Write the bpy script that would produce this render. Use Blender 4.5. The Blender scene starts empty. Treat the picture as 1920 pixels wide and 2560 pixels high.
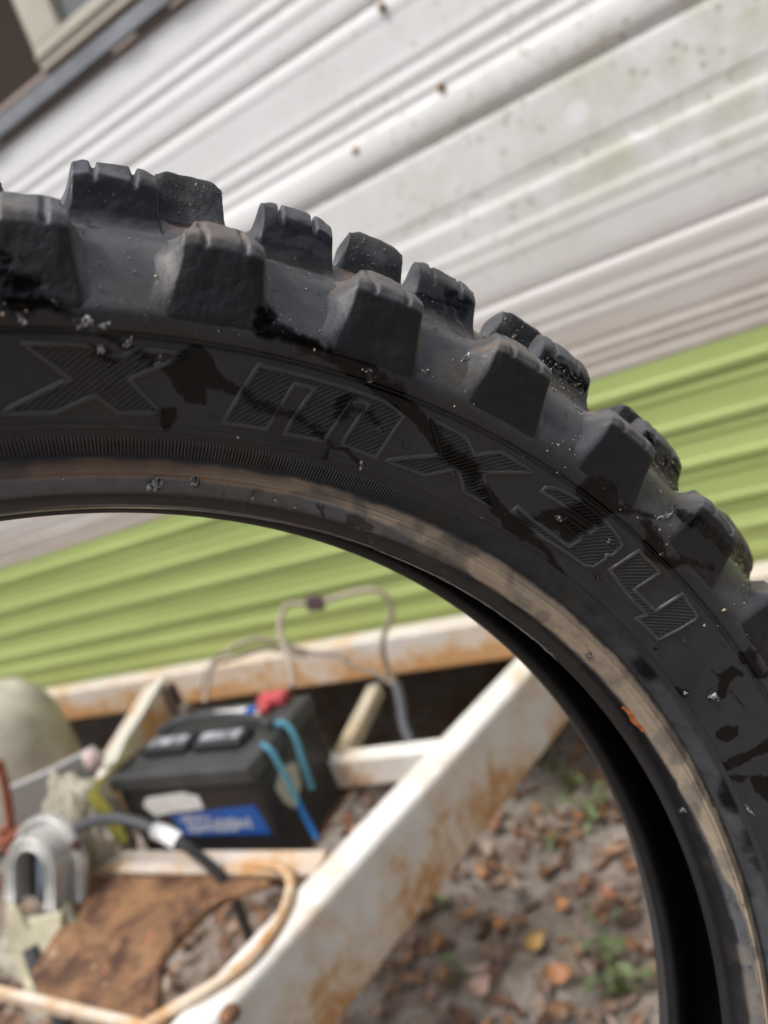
import bpy, bmesh, math, random
import numpy as np
from mathutils import Matrix, Vector

random.seed(4)
rng = np.random.default_rng(7)
scene = bpy.context.scene
COL = scene.collection

# ------------------------------------------------------------------ camera
CAM_R = np.array([[0.85194, 0.22832, 0.47124], [0.38794, 0.32925, -0.86087], [-0.35171, 0.91622, 0.19193]])
CAM_H = 1.2
cam = bpy.data.cameras.new('camera')
cam_ob = bpy.data.objects.new('camera', cam)
COL.objects.link(cam_ob)
cam.sensor_fit = 'VERTICAL'
cam.sensor_height = 24.0
cam.lens = 1775 / 2560 * 24.0
cam.clip_start = 0.01
cam.clip_end = 900
cam.dof.use_dof = True
cam.dof.focus_distance = 0.237
cam.dof.aperture_fstop = 4.5
cam.dof.aperture_blades = 0
CAM_M = Matrix([list(CAM_R[i]) + [(0, 0, CAM_H)[i]] for i in range(3)] + [[0, 0, 0, 1]])
cam_ob.matrix_world = CAM_M
scene.camera = cam_ob

# ------------------------------------------------------------------ daylight
SUN_EL, SUN_AZ = math.radians(66), math.radians(205)   # azimuth clockwise from +Y: behind the camera, to its left
w = bpy.data.worlds.new('World')
scene.world = w
w.use_nodes = True
nt = w.node_tree
nt.nodes.clear()
o_ = nt.nodes.new('ShaderNodeOutputWorld')
b_ = nt.nodes.new('ShaderNodeBackground')
s_ = nt.nodes.new('ShaderNodeTexSky')
s_.sky_type = 'NISHITA'
s_.sun_disc = False
s_.sun_elevation = SUN_EL
s_.sun_rotation = SUN_AZ
s_.air_density = 1.0
s_.dust_density = 4.0
s_.ozone_density = 1.0
h_ = nt.nodes.new('ShaderNodeHueSaturation')          # an overcast sky is close to white
h_.inputs['Saturation'].default_value = 0.55
nt.links.new(s_.outputs[0], h_.inputs['Color'])
nt.links.new(h_.outputs[0], b_.inputs['Color'])
b_.inputs['Strength'].default_value = 0.13
nt.links.new(b_.outputs[0], o_.inputs['Surface'])

sun = bpy.data.lights.new('sun', 'SUN')
sun.energy = 1.1
sun.angle = math.radians(10)
sun.color = (1.0, 0.97, 0.92)
sun_ob = bpy.data.objects.new('sun', sun)
COL.objects.link(sun_ob)
sd = Vector((math.sin(SUN_AZ) * math.cos(SUN_EL), math.cos(SUN_AZ) * math.cos(SUN_EL), math.sin(SUN_EL)))
sun_ob.rotation_euler = sd.to_track_quat('Z', 'Y').to_euler()
sun_ob.location = (0, 0, 12)

scene.view_settings.view_transform = 'Standard'
scene.view_settings.look = 'None'
scene.view_settings.gamma = 1
scene.view_settings.use_curve_mapping = False
scene.view_settings.exposure = 0.80
scene.cycles.use_denoising = True
scene.cycles.max_bounces = 8


# ------------------------------------------------------------------ helpers
def link(name, me, parent=None):
    ob = bpy.data.objects.new(name, me)
    COL.objects.link(ob)
    if parent is not None:
        ob.parent = parent
    return ob


def tag(ob, label=None, cat=None, group=None, kind=None):
    if label: ob['label'] = label
    if cat: ob['category'] = cat
    if group: ob['group'] = group
    if kind: ob['kind'] = kind
    return ob


def empty(name, loc=(0, 0, 0), label=None, cat=None, group=None):
    ob = bpy.data.objects.new(name, None)
    COL.objects.link(ob)
    ob.location = loc
    ob.empty_display_size = 0.05
    return tag(ob, label, cat, group)


def np_mesh(name, V, Q, mat, smooth=True, attrs=None):
    """mesh from a vertex array and an (n,4) or (n,3) face array"""
    V = np.asarray(V, np.float32); Q = np.asarray(Q, np.int32)
    me = bpy.data.meshes.new(name)
    n, k = Q.shape
    me.vertices.add(len(V)); me.vertices.foreach_set('co', V.ravel())
    me.loops.add(n * k); me.loops.foreach_set('vertex_index', Q.ravel())
    me.polygons.add(n)
    me.polygons.foreach_set('loop_start', np.arange(0, n * k, k, dtype=np.int32))
    me.polygons.foreach_set('loop_total', np.full(n, k, np.int32))
    me.update(calc_edges=True)
    me.polygons.foreach_set('use_smooth', np.full(n, smooth, bool))
    for an, av in (attrs or {}).items():
        av = np.asarray(av, np.float32)
        if av.ndim == 1:
            a = me.attributes.new(an, 'FLOAT', 'POINT'); a.data.foreach_set('value', av)
        else:
            a = me.attributes.new(an, 'FLOAT_COLOR', 'POINT')
            a.data.foreach_set('color', np.c_[av, np.ones(len(av))].astype(np.float32).ravel())
    if mat: me.materials.append(mat)
    me.validate()
    return me


class MB:
    """collects shapes, then links them as ONE mesh object"""
    def __init__(s): s.v = []; s.f = []
    def add(s, vs, fs):
        o = len(s.v); s.v += [tuple(p) for p in vs]; s.f += [tuple(i + o for i in f) for f in fs]; return s
    def box(s, lo, hi, bev=0.0):
        bm = bmesh.new(); bmesh.ops.create_cube(bm, size=1)
        c = [(a + b) / 2 for a, b in zip(lo, hi)]; d = [b - a for a, b in zip(lo, hi)]
        for v in bm.verts: v.co = Vector((c[i] + v.co[i] * d[i] for i in range(3)))
        if bev: bmesh.ops.bevel(bm, geom=bm.edges[:], offset=bev, segments=2, affect='EDGES', profile=0.5)
        return s.bm(bm)
    def bm(s, bm, M=None):
        bm.verts.index_update()
        s.add([(M @ v.co if M else v.co) for v in bm.verts], [[v.index for v in f.verts] for f in bm.faces]); bm.free(); return s
    def prism(s, poly, z0, z1):
        n = len(poly)
        s.add([(x, y, z0) for x, y in poly] + [(x, y, z1) for x, y in poly],
              [tuple(range(n))[::-1], tuple(range(n, 2 * n))] + [(i, (i + 1) % n, n + (i + 1) % n, n + i) for i in range(n)]); return s
    def tube(s, path, r, k=10, closed=False, caps=True):
        P = [Vector(p) for p in path]; n = len(P); rings = []
        up = Vector((0.13, 0.21, 0.97))
        for i in range(n):
            t = (P[(i + 1) % n if closed else min(i + 1, n - 1)] - P[i - 1 if (closed or i) else 0]).normalized()
            a = t.cross(up)
            if a.length < 0.05: a = t.cross(Vector((1, 0, 0)))
            a.normalize(); b = t.cross(a)
            rr = r[i] if isinstance(r, (list, tuple)) else r
            rings.append([P[i] + rr * (math.cos(2 * math.pi * j / k) * a + math.sin(2 * math.pi * j / k) * b) for j in range(k)])
        vs = [p for g in rings for p in g]; fs = []
        for i in range(n if closed else n - 1):
            for j in range(k):
                i2 = (i + 1) % n
                fs.append((i * k + j, i * k + (j + 1) % k, i2 * k + (j + 1) % k, i2 * k + j))
        if caps and not closed:
            fs.append(tuple(range(k))); fs.append(tuple((n - 1) * k + j for j in range(k))[::-1])
        return s.add(vs, fs)
    def lathe(s, prof, M=None, k=32):
        vs = []; fs = []; n = len(prof)
        for r, z in prof:
            for j in range(k):
                a = 2 * math.pi * j / k; p = Vector((r * math.cos(a), r * math.sin(a), z)); vs.append(M @ p if M else p)
        for i in range(n - 1):
            for j in range(k): fs.append((i * k + j, i * k + (j + 1) % k, (i + 1) * k + (j + 1) % k, (i + 1) * k + j))
        fs.append(tuple(range(k))[::-1]); fs.append(tuple((n - 1) * k + j for j in range(k)))
        return s.add(vs, fs)
    def beam(s, a, b, wd, ht, bev=0.004):
        """rectangular bar whose top face runs from a to b (centre line of the top)"""
        a = Vector(a); b = Vector(b); d = (b - a); L = d.length; d.normalize()
        side = d.cross(Vector((0, 0, 1))).normalized(); up = side.cross(d)
        M = Matrix((d, side, up)).transposed().to_4x4(); M.translation = (a + b) / 2 - up * ht / 2
        bm = bmesh.new(); bmesh.ops.create_cube(bm, size=1)
        for v in bm.verts: v.co = Vector((v.co.x * L, v.co.y * wd, v.co.z * ht))
        if bev: bmesh.ops.bevel(bm, geom=bm.edges[:], offset=bev, segments=3, affect='EDGES', profile=0.5)
        return s.bm(bm, M)
    def obj(s, name, mat, parent=None, smooth=False):
        me = bpy.data.meshes.new(name); me.from_pydata(s.v, [], s.f); me.update()
        if mat: me.materials.append(mat)
        if smooth:
            me.polygons.foreach_set('use_smooth', [True] * len(me.polygons))
        return link(name, me, parent)


def spline(pts, n=12, closed=False):
    """Catmull-Rom through pts"""
    P = [np.array(p, float) for p in pts]; out = []; m = len(P)
    for i in range(m if closed else m - 1):
        p0 = P[i - 1] if (i or closed) else 2 * P[0] - P[1]
        p1 = P[i]; p2 = P[(i + 1) % m]
        p3 = P[(i + 2) % m] if (closed or i + 2 < m) else 2 * P[-1] - P[-2]
        for k in range(n):
            t = k / n
            out.append(0.5 * (2 * p1 + (p2 - p0) * t + (2 * p0 - 5 * p1 + 4 * p2 - p3) * t * t + (3 * p1 - p0 - 3 * p2 + p3) * t ** 3))
    if not closed: out.append(P[-1])
    return out


def hash3(a, b, c):
    h = (a * 374761393 + b * 668265263 + c * 1274126177) & 0xffffffff
    h = ((h ^ (h >> 13)) * 1274126177) & 0xffffffff
    return ((h ^ (h >> 16)) & 0xffff) / 65535.0


def noise(P, sc):
    """value noise in 0..1 at points P (n,3)"""
    Q = np.asarray(P) * sc; F = np.floor(Q); I = F.astype(np.int64); f = Q - F; f = f * f * (3 - 2 * f); r = 0
    for dx in (0, 1):
        for dy in (0, 1):
            for dz in (0, 1):
                wgt = (f[:, 0] if dx else 1 - f[:, 0]) * (f[:, 1] if dy else 1 - f[:, 1]) * (f[:, 2] if dz else 1 - f[:, 2])
                r = r + wgt * hash3(I[:, 0] + dx, I[:, 1] + dy, I[:, 2] + dz)
    return r


def fbm(P, sc, n=3):
    r = 0; a = 0.5; t = 0
    for i in range(n):
        r = r + a * noise(np.asarray(P) + 17.3 * i, sc * 2 ** i); t += a; a *= 0.5
    return r / t


def sstep(a, b, x):
    t = np.clip((x - a) / (b - a), 0, 1); return t * t * (3 - 2 * t)


# ------------------------------------------------------------------ materials
class N:
    """small node-graph writer"""
    def __init__(s, name):
        s.m = bpy.data.materials.new(name); s.m.use_nodes = True; s.t = s.m.node_tree
        s.t.nodes.clear(); s.out = s.t.nodes.new('ShaderNodeOutputMaterial'); s.b = s.t.nodes.new('ShaderNodeBsdfPrincipled')
        s.t.links.new(s.b.outputs[0], s.out.inputs[0]); s._co = None
    def put(s, sock, v):
        if isinstance(v, bpy.types.NodeSocket): s.t.links.new(v, sock)
        elif v is not None:
            if sock.type == 'RGBA' and len(v) == 3: v = (*v, 1)
            sock.default_value = v
    def set(s, **k):
        for a, v in k.items():
            s.put(s.b.inputs[a.replace('_', ' ')], v)
        return s
    def co(s, scale=(1, 1, 1), obj=True):
        c = s.t.nodes.new('ShaderNodeTexCoord'); m = s.t.nodes.new('ShaderNodeMapping')
        s.t.links.new(c.outputs['Object'], m.inputs[0]); m.inputs['Scale'].default_value = scale; return m.outputs[0]
    def noise(s, sc, det=4, rough=0.6, co=None, dist=0.0):
        n = s.t.nodes.new('ShaderNodeTexNoise'); s.put(n.inputs['Vector'], co or s.co()); n.inputs['Scale'].default_value = sc
        n.inputs['Detail'].default_value = det; n.inputs['Roughness'].default_value = rough; n.inputs['Distortion'].default_value = dist; return n.outputs['Fac']
    def voro(s, sc, co=None, out='Distance', rnd=1.0):
        n = s.t.nodes.new('ShaderNodeTexVoronoi'); s.put(n.inputs['Vector'], co or s.co()); n.inputs['Scale'].default_value = sc
        n.inputs['Randomness'].default_value = rnd; return n.outputs[out]
    def ramp(s, f, a, b, x=0.0, y=1.0):
        n = s.t.nodes.new('ShaderNodeMapRange'); s.put(n.inputs[0], f); n.clamp = True
        for i, v in enumerate((a, b, x, y)): n.inputs[i + 1].default_value = v
        return n.outputs[0]
    def mix(s, f, a, b):
        n = s.t.nodes.new('ShaderNodeMix'); n.data_type = 'RGBA'; s.put(n.inputs[0], f); s.put(n.inputs[6], a); s.put(n.inputs[7], b); return n.outputs[2]
    def mixf(s, f, a, b):
        n = s.t.nodes.new('ShaderNodeMix'); n.data_type = 'FLOAT'; s.put(n.inputs[0], f); s.put(n.inputs[2], a); s.put(n.inputs[3], b); return n.outputs[0]
    def math(s, op, a, b=None):
        n = s.t.nodes.new('ShaderNodeMath'); n.operation = op; s.put(n.inputs[0], a); s.put(n.inputs[1], b) if b is not None else 0; return n.outputs[0]
    def attr(s, name, col=False):
        n = s.t.nodes.new('ShaderNodeAttribute'); n.attribute_name = name; return n.outputs['Color' if col else 'Fac']
    def sep(s, v, i):
        n = s.t.nodes.new('ShaderNodeSeparateXYZ'); s.put(n.inputs[0], v); return n.outputs[i]
    def pos(s):
        return s.t.nodes.new('ShaderNodeNewGeometry').outputs['Position']
    def bump(s, h, strength=0.3, dist=0.001):
        n = s.t.nodes.new('ShaderNodeBump'); s.put(n.inputs['Height'], h); n.inputs['Strength'].default_value = strength
        n.inputs['Distance'].default_value = dist; s.put(s.b.inputs['Normal'], n.outputs[0]); return s


def plain(name, col, rough=0.5, metal=0.0, var=0.25, sc=30, bump=0.0):
    n = N(name); f = n.noise(sc, 5, 0.6)
    lo = tuple(c * (1 - var) for c in col); hi = tuple(min(1, c * (1 + var * 0.6)) for c in col)
    n.set(Base_Color=n.mix(n.ramp(f, 0.3, 0.7), lo, hi), Roughness=n.ramp(f, 0.2, 0.8, max(0.02, rough - 0.1), rough + 0.1), Metallic=metal)
    if bump: n.bump(n.noise(sc * 4, 4), bump, 0.002)
    return n.m

# ================================================================== THE PLACE BEHIND
WY = 1.40                                       # face of the camper's front wall
M_WHITE = None
def paint(name, col, rust=.5, rough=.35, low=None, amt=.16):
    """old paint with rust breaking through; low = (z0, z1): rust gathers towards z0"""
    n = N(name); co = n.pos(); f = n.noise(9, 6, .65, co); g = n.noise(45, 6, .7, co)
    m = n.math('ADD', n.math('MULTIPLY', f, .65), n.math('MULTIPLY', g, .35))
    if low: m = n.math('ADD', m, n.ramp(n.sep(co, 2), low[0], low[1], amt, -.06))
    k = n.ramp(m, .66 - rust * .2, .75 - rust * .2); st = n.ramp(m, .55 - rust * .2, .70 - rust * .2)
    base = n.mix(n.ramp(n.noise(25, 5, .6, co), .3, .75), col, tuple(c * .80 for c in col))
    base = n.mix(n.math('MULTIPLY', st, .6), base, (.62, .40, .18))
    rc = n.mix(n.noise(70, 5, .7, co), (.64, .39, .17), (.40, .19, .08))
    n.set(Base_Color=n.mix(k, base, rc), Roughness=n.mixf(k, rough, .85)); n.bump(g, .15, .002); return n.m
M_FRAME = paint('frame_paint', (.80, .785, .74), .62, .30, (.455, .60), .09)
M_RAIL = paint('rail_paint', (.70, .65, .60), .80, .45, (.50, .60))
n = N('rusty_plate'); co = n.pos(); f = n.noise(8, 6, .65, co); g = n.noise(55, 5, .7, co)
rc = n.mix(n.ramp(n.noise(16, 8, .75, co, .6), .40, .60), (.065, .028, .016), (.27, .145, .065)); rc = n.mix(n.math('MULTIPLY', n.ramp(g, .56, .68), .7), rc, (.40, .15, .07)); rc = n.mix(n.math('MULTIPLY', n.ramp(n.noise(30, 5, .7, co), .62, .70), .8), rc, (.55, .44, .31))
n.set(Base_Color=rc, Roughness=.75); n.bump(g, .3, .002); M_RUST = n.m
M_RIM = paint('rusty_rim', (.74, .68, .60), .92, .6)
M_CRB = paint('cream_brace', (.62, .56, .44), .4, .5)
M_UNDER = plain('underside', (.05, .045, .04), .8)

# ---- ground
n = N('leaf_soil'); co = n.pos()
a = n.noise(6, 7, .65, co); b2 = n.noise(38, 6, .7, co); c3 = n.voro(26, co)
col = n.mix(n.ramp(b2, .35, .68), (.25, .21, .178), (.53, .475, .425))
col = n.mix(n.ramp(a, .45, .62), col, n.mix(n.ramp(b2, .4, .6), (.19, .14, .11), (.33, .25, .195)))
col = n.mix(n.math('MULTIPLY', n.ramp(n.noise(2.4, 4, .6, co), .58, .70), .5), col, (.10, .13, .05))
n.set(Base_Color=col, Roughness=.95); n.bump(n.math('ADD', b2, n.math('MULTIPLY', c3, .5)), .9, .02)
M_SOIL = n.m
gx = np.r_[-300, -60, -12, np.arange(-4, 2.01, .05), 12, 60, 300]; gy = np.r_[-300, -60, -8, np.arange(-1, 4.01, .05), 12, 60, 300]
X, Y = np.meshgrid(gx, gy, indexing='ij'); Z = (fbm(np.c_[X.ravel(), Y.ravel(), 0 * X.ravel()], 3.1, 4) - .5) * .05 * (np.abs(X.ravel()) < 12)
m_, k_ = X.shape; i = np.arange(m_ - 1)[:, None]; j = np.arange(k_ - 1)[None]
Q = np.stack(np.broadcast_arrays(i * k_ + j, (i + 1) * k_ + j, (i + 1) * k_ + j + 1, i * k_ + j + 1), -1).reshape(-1, 4)
tag(link('ground', np_mesh('ground', np.c_[X.ravel(), Y.ravel(), Z], Q, M_SOIL)), 'sandy soil strewn with dead leaves', kind='structure')

def leaf_shape(L, W, bend, seed):
    """a curled ovate leaf of 12 faces round the origin"""
    r = random.Random(seed); rows = [(0, .03), (.14, .55), (.36, 1), (.62, .86), (.86, .38), (1, .03)]; vs = []; fs = []
    for x, wv in rows:
        z = bend * (x - .5) ** 2 * L * 2
        for y in (-1, 0, 1): vs.append(((x - .5) * L, y * wv * W / 2 * r.uniform(.85, 1.1), z + abs(y) * W * .22 * r.uniform(.6, 1.3)))
    for i in range(5):
        for j in range(2): fs.append((i * 3 + j, i * 3 + 3 + j, i * 3 + 4 + j, i * 3 + 1 + j))
    return vs, fs
def gz(x, y): return (float(fbm(np.array([[x, y, 0.]]), 3.1, 4)[0]) - .5) * .05
n = N('dead_leaf'); c = n.attr('tint', True)
n.set(Base_Color=n.mix(n.ramp(n.noise(60, 4, .6), .3, .8, 0, .45), c, (.10, .06, .04)), Roughness=.75); M_LEAF = n.m
pal = [(.34, .17, .08), (.42, .24, .13), (.24, .12, .07), (.48, .34, .25), (.38, .27, .20), (.30, .20, .15), (.52, .26, .11), (.20, .12, .085), (.46, .36, .29)]
Vv = []; Qv = []; Tv = []; o = 0
NL = 8000
xy = np.c_[rng.uniform(-3.4, 1.0, NL), rng.uniform(.3, 3.2, NL)]; hz = (fbm(np.c_[xy, np.zeros(NL)], 3.1, 4) - .5) * .05; dn = fbm(np.c_[xy, np.ones(NL)], 2.2, 3)
for i in range(NL):
    if rng.random() > .25 + 2.6 * (dn[i] - .33) + (.45 if xy[i, 0] < -.72 and xy[i, 1] < 1.3 else -.32): continue
    vs, fs = leaf_shape(rng.uniform(.025, .075), rng.uniform(.012, .032), rng.uniform(-.3, .9), i)
    M = Matrix.Translation((xy[i, 0], xy[i, 1], hz[i] + rng.uniform(.004, .02))) @ Matrix.Rotation(rng.uniform(0, 6.28), 4, 'Z') @ Matrix.Rotation(rng.normal(0, .35), 4, 'X') @ Matrix.Rotation(rng.normal(0, .25), 4, 'Y')
    Vv += [tuple(M @ Vector(v)) for v in vs]; Qv += [tuple(k + o for k in f) for f in fs]; o += len(vs)
    t = np.array(pal[rng.integers(len(pal))]) * rng.uniform(.65, 1.15); Tv += [t] * len(vs)
tag(link('leaf_litter', np_mesh('leaf_litter', Vv, Qv, M_LEAF, True, {'tint': np.array(Tv)})), 'brown dead leaves scattered over the soil', 'leaves', kind='stuff')
mb = MB()
for i in range(420):
    x, y = rng.uniform(-2.6, .6), rng.uniform(.4, 2.8); a = rng.uniform(0, 6.28); L = rng.uniform(.04, .22); z = gz(x, y) + .012
    mb.tube([(x, y, z), (x + math.cos(a) * L / 2, y + math.sin(a) * L / 2, z + rng.uniform(0, .02)), (x + math.cos(a + .3) * L, y + math.sin(a + .3) * L, z)], rng.uniform(.0008, .0022), 5)
tag(mb.obj('pine_straw', plain('dry_straw', (.36, .27, .19), .85, var=.5, sc=4)), 'thin dry twigs and straw on the soil', 'twigs', kind='stuff')

def single_leaf(x, y, L, W, col, rz, label, tilt=.2):
    vs, fs = leaf_shape(L, W, .5, int(x * 999)); me = np_mesh('fallen_leaf', vs, fs, plain('fallen_leaf', col, .6, var=.2), True)
    ob = link('fallen_leaf', me); ob.location = (x, y, gz(x, y) + .03); ob.rotation_euler = (tilt, .15, rz)
    tag(ob, label, 'leaf', 'larger leaves lying on the litter')
def weed(x, y, hgt, nl, label, seed):
    r = random.Random(seed); root = empty('weed', (x, y, gz(x, y)), label, 'weed', 'green weeds in the leaf litter')
    st = MB(); lv = MB()
    for i in range(int(nl * .6)):
        a = r.uniform(0, 6.28); t = r.uniform(.2, 1) * hgt; d = r.uniform(.2, .8) * hgt
        p = Vector((math.cos(a) * d, math.sin(a) * d, t)); st.tube([(0, 0, 0), tuple(p * .5 + Vector((0, 0, .01))), tuple(p)], .0012, 5)
        vs, fs = leaf_shape(r.uniform(.02, .045), r.uniform(.014, .026), -.4, seed * 100 + i)
        M = Matrix.Translation(p) @ Matrix.Rotation(a, 4, 'Z') @ Matrix.Rotation(r.uniform(-.5, .7), 4, 'Y')
        lv.add([tuple(M @ Vector(v)) for v in vs], fs)
    st.obj('stem', M_STEM, root); lv.obj('foliage', M_GREEN, root, True)
M_STEM = plain('weed_stem', (.16, .20, .06), .7); M_GREEN = plain('weed_leaf', (.16, .205, .085), .6, var=.45, sc=20)

# ---- trees added unseen behind the viewer, giving the wet rubber darkness to mirror
nt_ = 44000; az = rng.uniform(math.radians(52), math.radians(265), nt_); ds = rng.uniform(6.0, 9.5, nt_)
top = 2.9 + 1.6 * sstep(2.3, 1.6, az) + 1.8 * fbm(np.c_[az * 3, np.zeros(nt_), np.zeros(nt_)], 1.3, 3); hz = rng.uniform(.15, 1, nt_) * top
cl = fbm(np.c_[np.sin(az) * ds, np.cos(az) * ds, hz], .55, 3); ok = cl > .38; az, ds, hz = az[ok], ds[ok], hz[ok]; k = len(az)
cen = np.c_[np.sin(az) * ds, np.cos(az) * ds, hz]; a_v = rng.normal(size=(k, 3)); a_v /= np.linalg.norm(a_v, axis=1)[:, None]; b_v = np.cross(a_v, rng.normal(size=(k, 3))); b_v /= np.linalg.norm(b_v, axis=1)[:, None]
sz = rng.uniform(.10, .26, k)[:, None]
V = np.stack([cen + a_v * sz, cen + b_v * sz * .5, cen - a_v * sz, cen - b_v * sz * .5], 1).reshape(-1, 3)
tag(link('added_tree_foliage', np_mesh('added_tree_foliage', V, np.arange(k * 4).reshape(-1, 4), plain('added_tree_leaf', (.045, .06, .04), .6, var=.5, sc=3), False)), 'added dark leafy trees behind the viewer, out of view', 'trees', kind='stuff')
mb = MB()
for i in range(27):
    a = math.radians(56 + i * 7.7); d = 7.2 + 1.2 * math.sin(i * 2.7); x, y = math.sin(a) * d, math.cos(a) * d
    mb.tube([(x, y, -.1), (x + .1, y, 2.2), (x - .05, y + .1, 3.4)], [.16, .12, .05], 8)
tag(mb.obj('added_tree_trunks', plain('added_tree_bark', (.10, .08, .06), .9), None, True), 'trunks of the added trees behind the viewer', 'trees', kind='stuff')

# ---- camper: siding
camper = empty('camper_trailer', (-1.2, 2.6, 0), 'white and green ribbed camper trailer with a rusty tongue frame', 'camper')
def part(ob):
    ob.parent = camper; ob.matrix_parent_inverse = Matrix.Translation((1.2, -2.6, 0)); return ob
n = N('white_siding'); co = n.pos(); zz = n.sep(co, 2); xx = n.sep(co, 0)
f = n.noise(3.0, 6, .65, co); g = n.noise(22, 6, .7, co)
stretch = n.noise(5, 6, .65, n.co((.35, 1, 3)))
col = n.mix(n.ramp(f, .3, .7), (.78, .78, .775), (.725, .72, .705))
dirt = n.math('MULTIPLY', n.ramp(zz, 1.36, 1.04), n.ramp(stretch, .25, .6, .55, 1.0)); col = n.mix(n.math('MULTIPLY', dirt, .95), col, (.36, .30, .245))
# algae film on the right part, with bare flakes and dark specks
right = n.math('MULTIPLY', n.ramp(xx, -.75, .05), n.math('MULTIPLY', n.ramp(zz, 1.25, 1.36), n.ramp(zz, 1.66, 1.54)))
alg = n.math('MULTIPLY', right, n.ramp(n.noise(11, 7, .68, co), .40, .66)); col = n.mix(n.math('MULTIPLY', alg, .85), col, (.50, .50, .36))
mot = n.math('MULTIPLY', n.ramp(xx, -.9, -.1), n.ramp(n.noise(30, 6, .7, co), .5, .62)); col = n.mix(n.math('MULTIPLY', mot, .35), col, (.57, .56, .50))
fl = n.math('MULTIPLY', n.ramp(n.voro(9, co), .25, .22), n.math('MULTIPLY', n.ramp(n.noise(4.3, 3, .5, co), .52, .55), right)); col = n.mix(n.math('MULTIPLY', fl, .8), col, (.84, .85, .87))
spk = n.math('MULTIPLY', n.ramp(n.voro(40, co), .27, .15), n.math('MULTIPLY', n.ramp(n.noise(9, 4, .6, co), .42, .52), n.ramp(xx, -.75, -.25))); spk = n.math('MULTIPLY', spk, n.ramp(zz, 1.2, 1.4))
col = n.mix(n.math('MULTIPLY', spk, .72), col, (.30, .30, .20))
n.set(Base_Color=col, Roughness=n.ramp(g, .3, .7, .5, .68)); n.bump(g, .08, .002); M_SIDING = n.m
n = N('green_siding'); co = n.pos(); zz = n.sep(co, 2)
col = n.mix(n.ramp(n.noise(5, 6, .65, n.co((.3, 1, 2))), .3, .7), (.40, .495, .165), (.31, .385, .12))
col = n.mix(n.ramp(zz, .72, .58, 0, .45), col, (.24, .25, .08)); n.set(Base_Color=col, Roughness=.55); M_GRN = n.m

PROF = [(2.06, 0), (2.0, 0), (1.960, 0), (1.945, 1), (1.932, 3), (1.922, 1), (1.912, -3), (1.905, 1), (1.897, 4), (1.890, 1), (1.882, -4), (1.874, 0), (1.866, 4), (1.855, 3), (1.846, 0), (1.835, 2.5), (1.822, 3), (1.812, 0), (1.803, -7),
        None, (1.803, -7), (1.796, -3), (1.786, 3), (1.775, 3.5), (1.766, .5), (1.758, 1), (1.71, 1), (1.696, 3), (1.688, 1), (1.680, -2.5), (1.672, 1), (1.663, 4), (1.655, 0), (1.645, -4), (1.638, 0), (1.630, 4), (1.624, 0), (1.617, 1), (1.606, 6), (1.590, 9), (1.572, 9), (1.556, 5), (1.546, -4), (1.542, -9),
        None, (1.542, -9), (1.537, -2), (1.530, 1), (1.515, 2), (1.44, 1.5), (1.430, -.5), (1.415, -4), (1.403, -3.5), (1.395, 2), (1.385, 3), (1.365, 0), (1.350, -1), (1.342, 3), (1.333, 3.5), (1.322, 1), (1.312, 3), (1.304, 3.5), (1.296, .5), (1.285, 0),
        None, (1.285, 0), (1.255, -.5), (1.248, -2), (1.232, -6), (1.226, -5), (1.221, 1), (1.214, 3.5), (1.202, 2), (1.192, -1.5), (1.184, -1), (1.176, 2), (1.168, 2.5), (1.159, -2), (1.152, 2), (1.144, 3), (1.134, .5), (1.108, 0), (1.098, -4), (1.090, 0), (1.084, 3), (1.077, -.5), (1.072, -2), (1.066, 2.5), (1.060, -.5), (1.052, -3), (1.045, 1), (1.036, 2), (1.030, -2)]
GREEN = [(1.030, -2.5)]
for hl, dk in ((.987, .945), (.898, .862), (.822, .786), (.742, .712), (.682, .654)):
    GREEN += [(hl + .018, 2), (hl + .008, 5.5), (hl + .002, 7), (hl - .005, 6), (hl - .014, 2), ((hl + dk) / 2 + .002, -2), ((hl + dk) / 2 - .005, 1.5), ((hl + dk) / 2 - .010, 1), (dk + .004, -4), (dk - .006, -3)]
GREEN += [(.632, 4), (.622, 3), (.610, -1), (.585, -2)]
xs = np.array([-5.0, -3.5, -2.4, -1.6, -1.0, -.6, -.3, 0, .4, 1.2])
def siding(prof, mat, name, label=None):
    P = np.array(spline(prof, 5)); V = []; k = len(P)
    for x in xs: V += [(x, WY - p[1] * (.42 if -6 < p[1] < 5 else .85) / 1000, p[0]) for p in P]
    i = np.arange(len(xs) - 1)[:, None]; j = np.arange(k - 1)[None]
    Q = np.stack(np.broadcast_arrays(i * k + j, (i + 1) * k + j, (i + 1) * k + j + 1, i * k + j + 1), -1).reshape(-1, 4)[:, ::-1]
    ob = part(link(name, np_mesh(name, np.array(V), Q, mat)))
    if label: ob['label'] = label
chunk = []
for p in PROF + [None]:
    if p is None: siding(chunk, M_SIDING, 'siding_panel'); chunk = []
    else: chunk.append(p)
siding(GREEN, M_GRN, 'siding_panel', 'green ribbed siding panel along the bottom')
M_DARK = plain('dark_interior', (.040, .028, .018), .95); M_BODY = plain('body_white', (.6, .6, .58), .5)
part(MB().box((-5.0, WY + .02, .586), (-1.30, 6.5, 2.05)).box((-1.30, WY + .02, .586), (1.2, 6.5, 2.05)).box((-5, WY + .30, 2.05), (1.2, 6.5, 3.0)).obj('body', M_BODY))
part(MB().box((-5.0, WY + .0, 2.62), (1.2, WY + .30, 3.0)).obj('upper_wall', M_SIDING))
part(MB().box((-5.05, WY - .03, 3.0), (1.25, 6.55, 3.06)).obj('roof', M_BODY))
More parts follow.
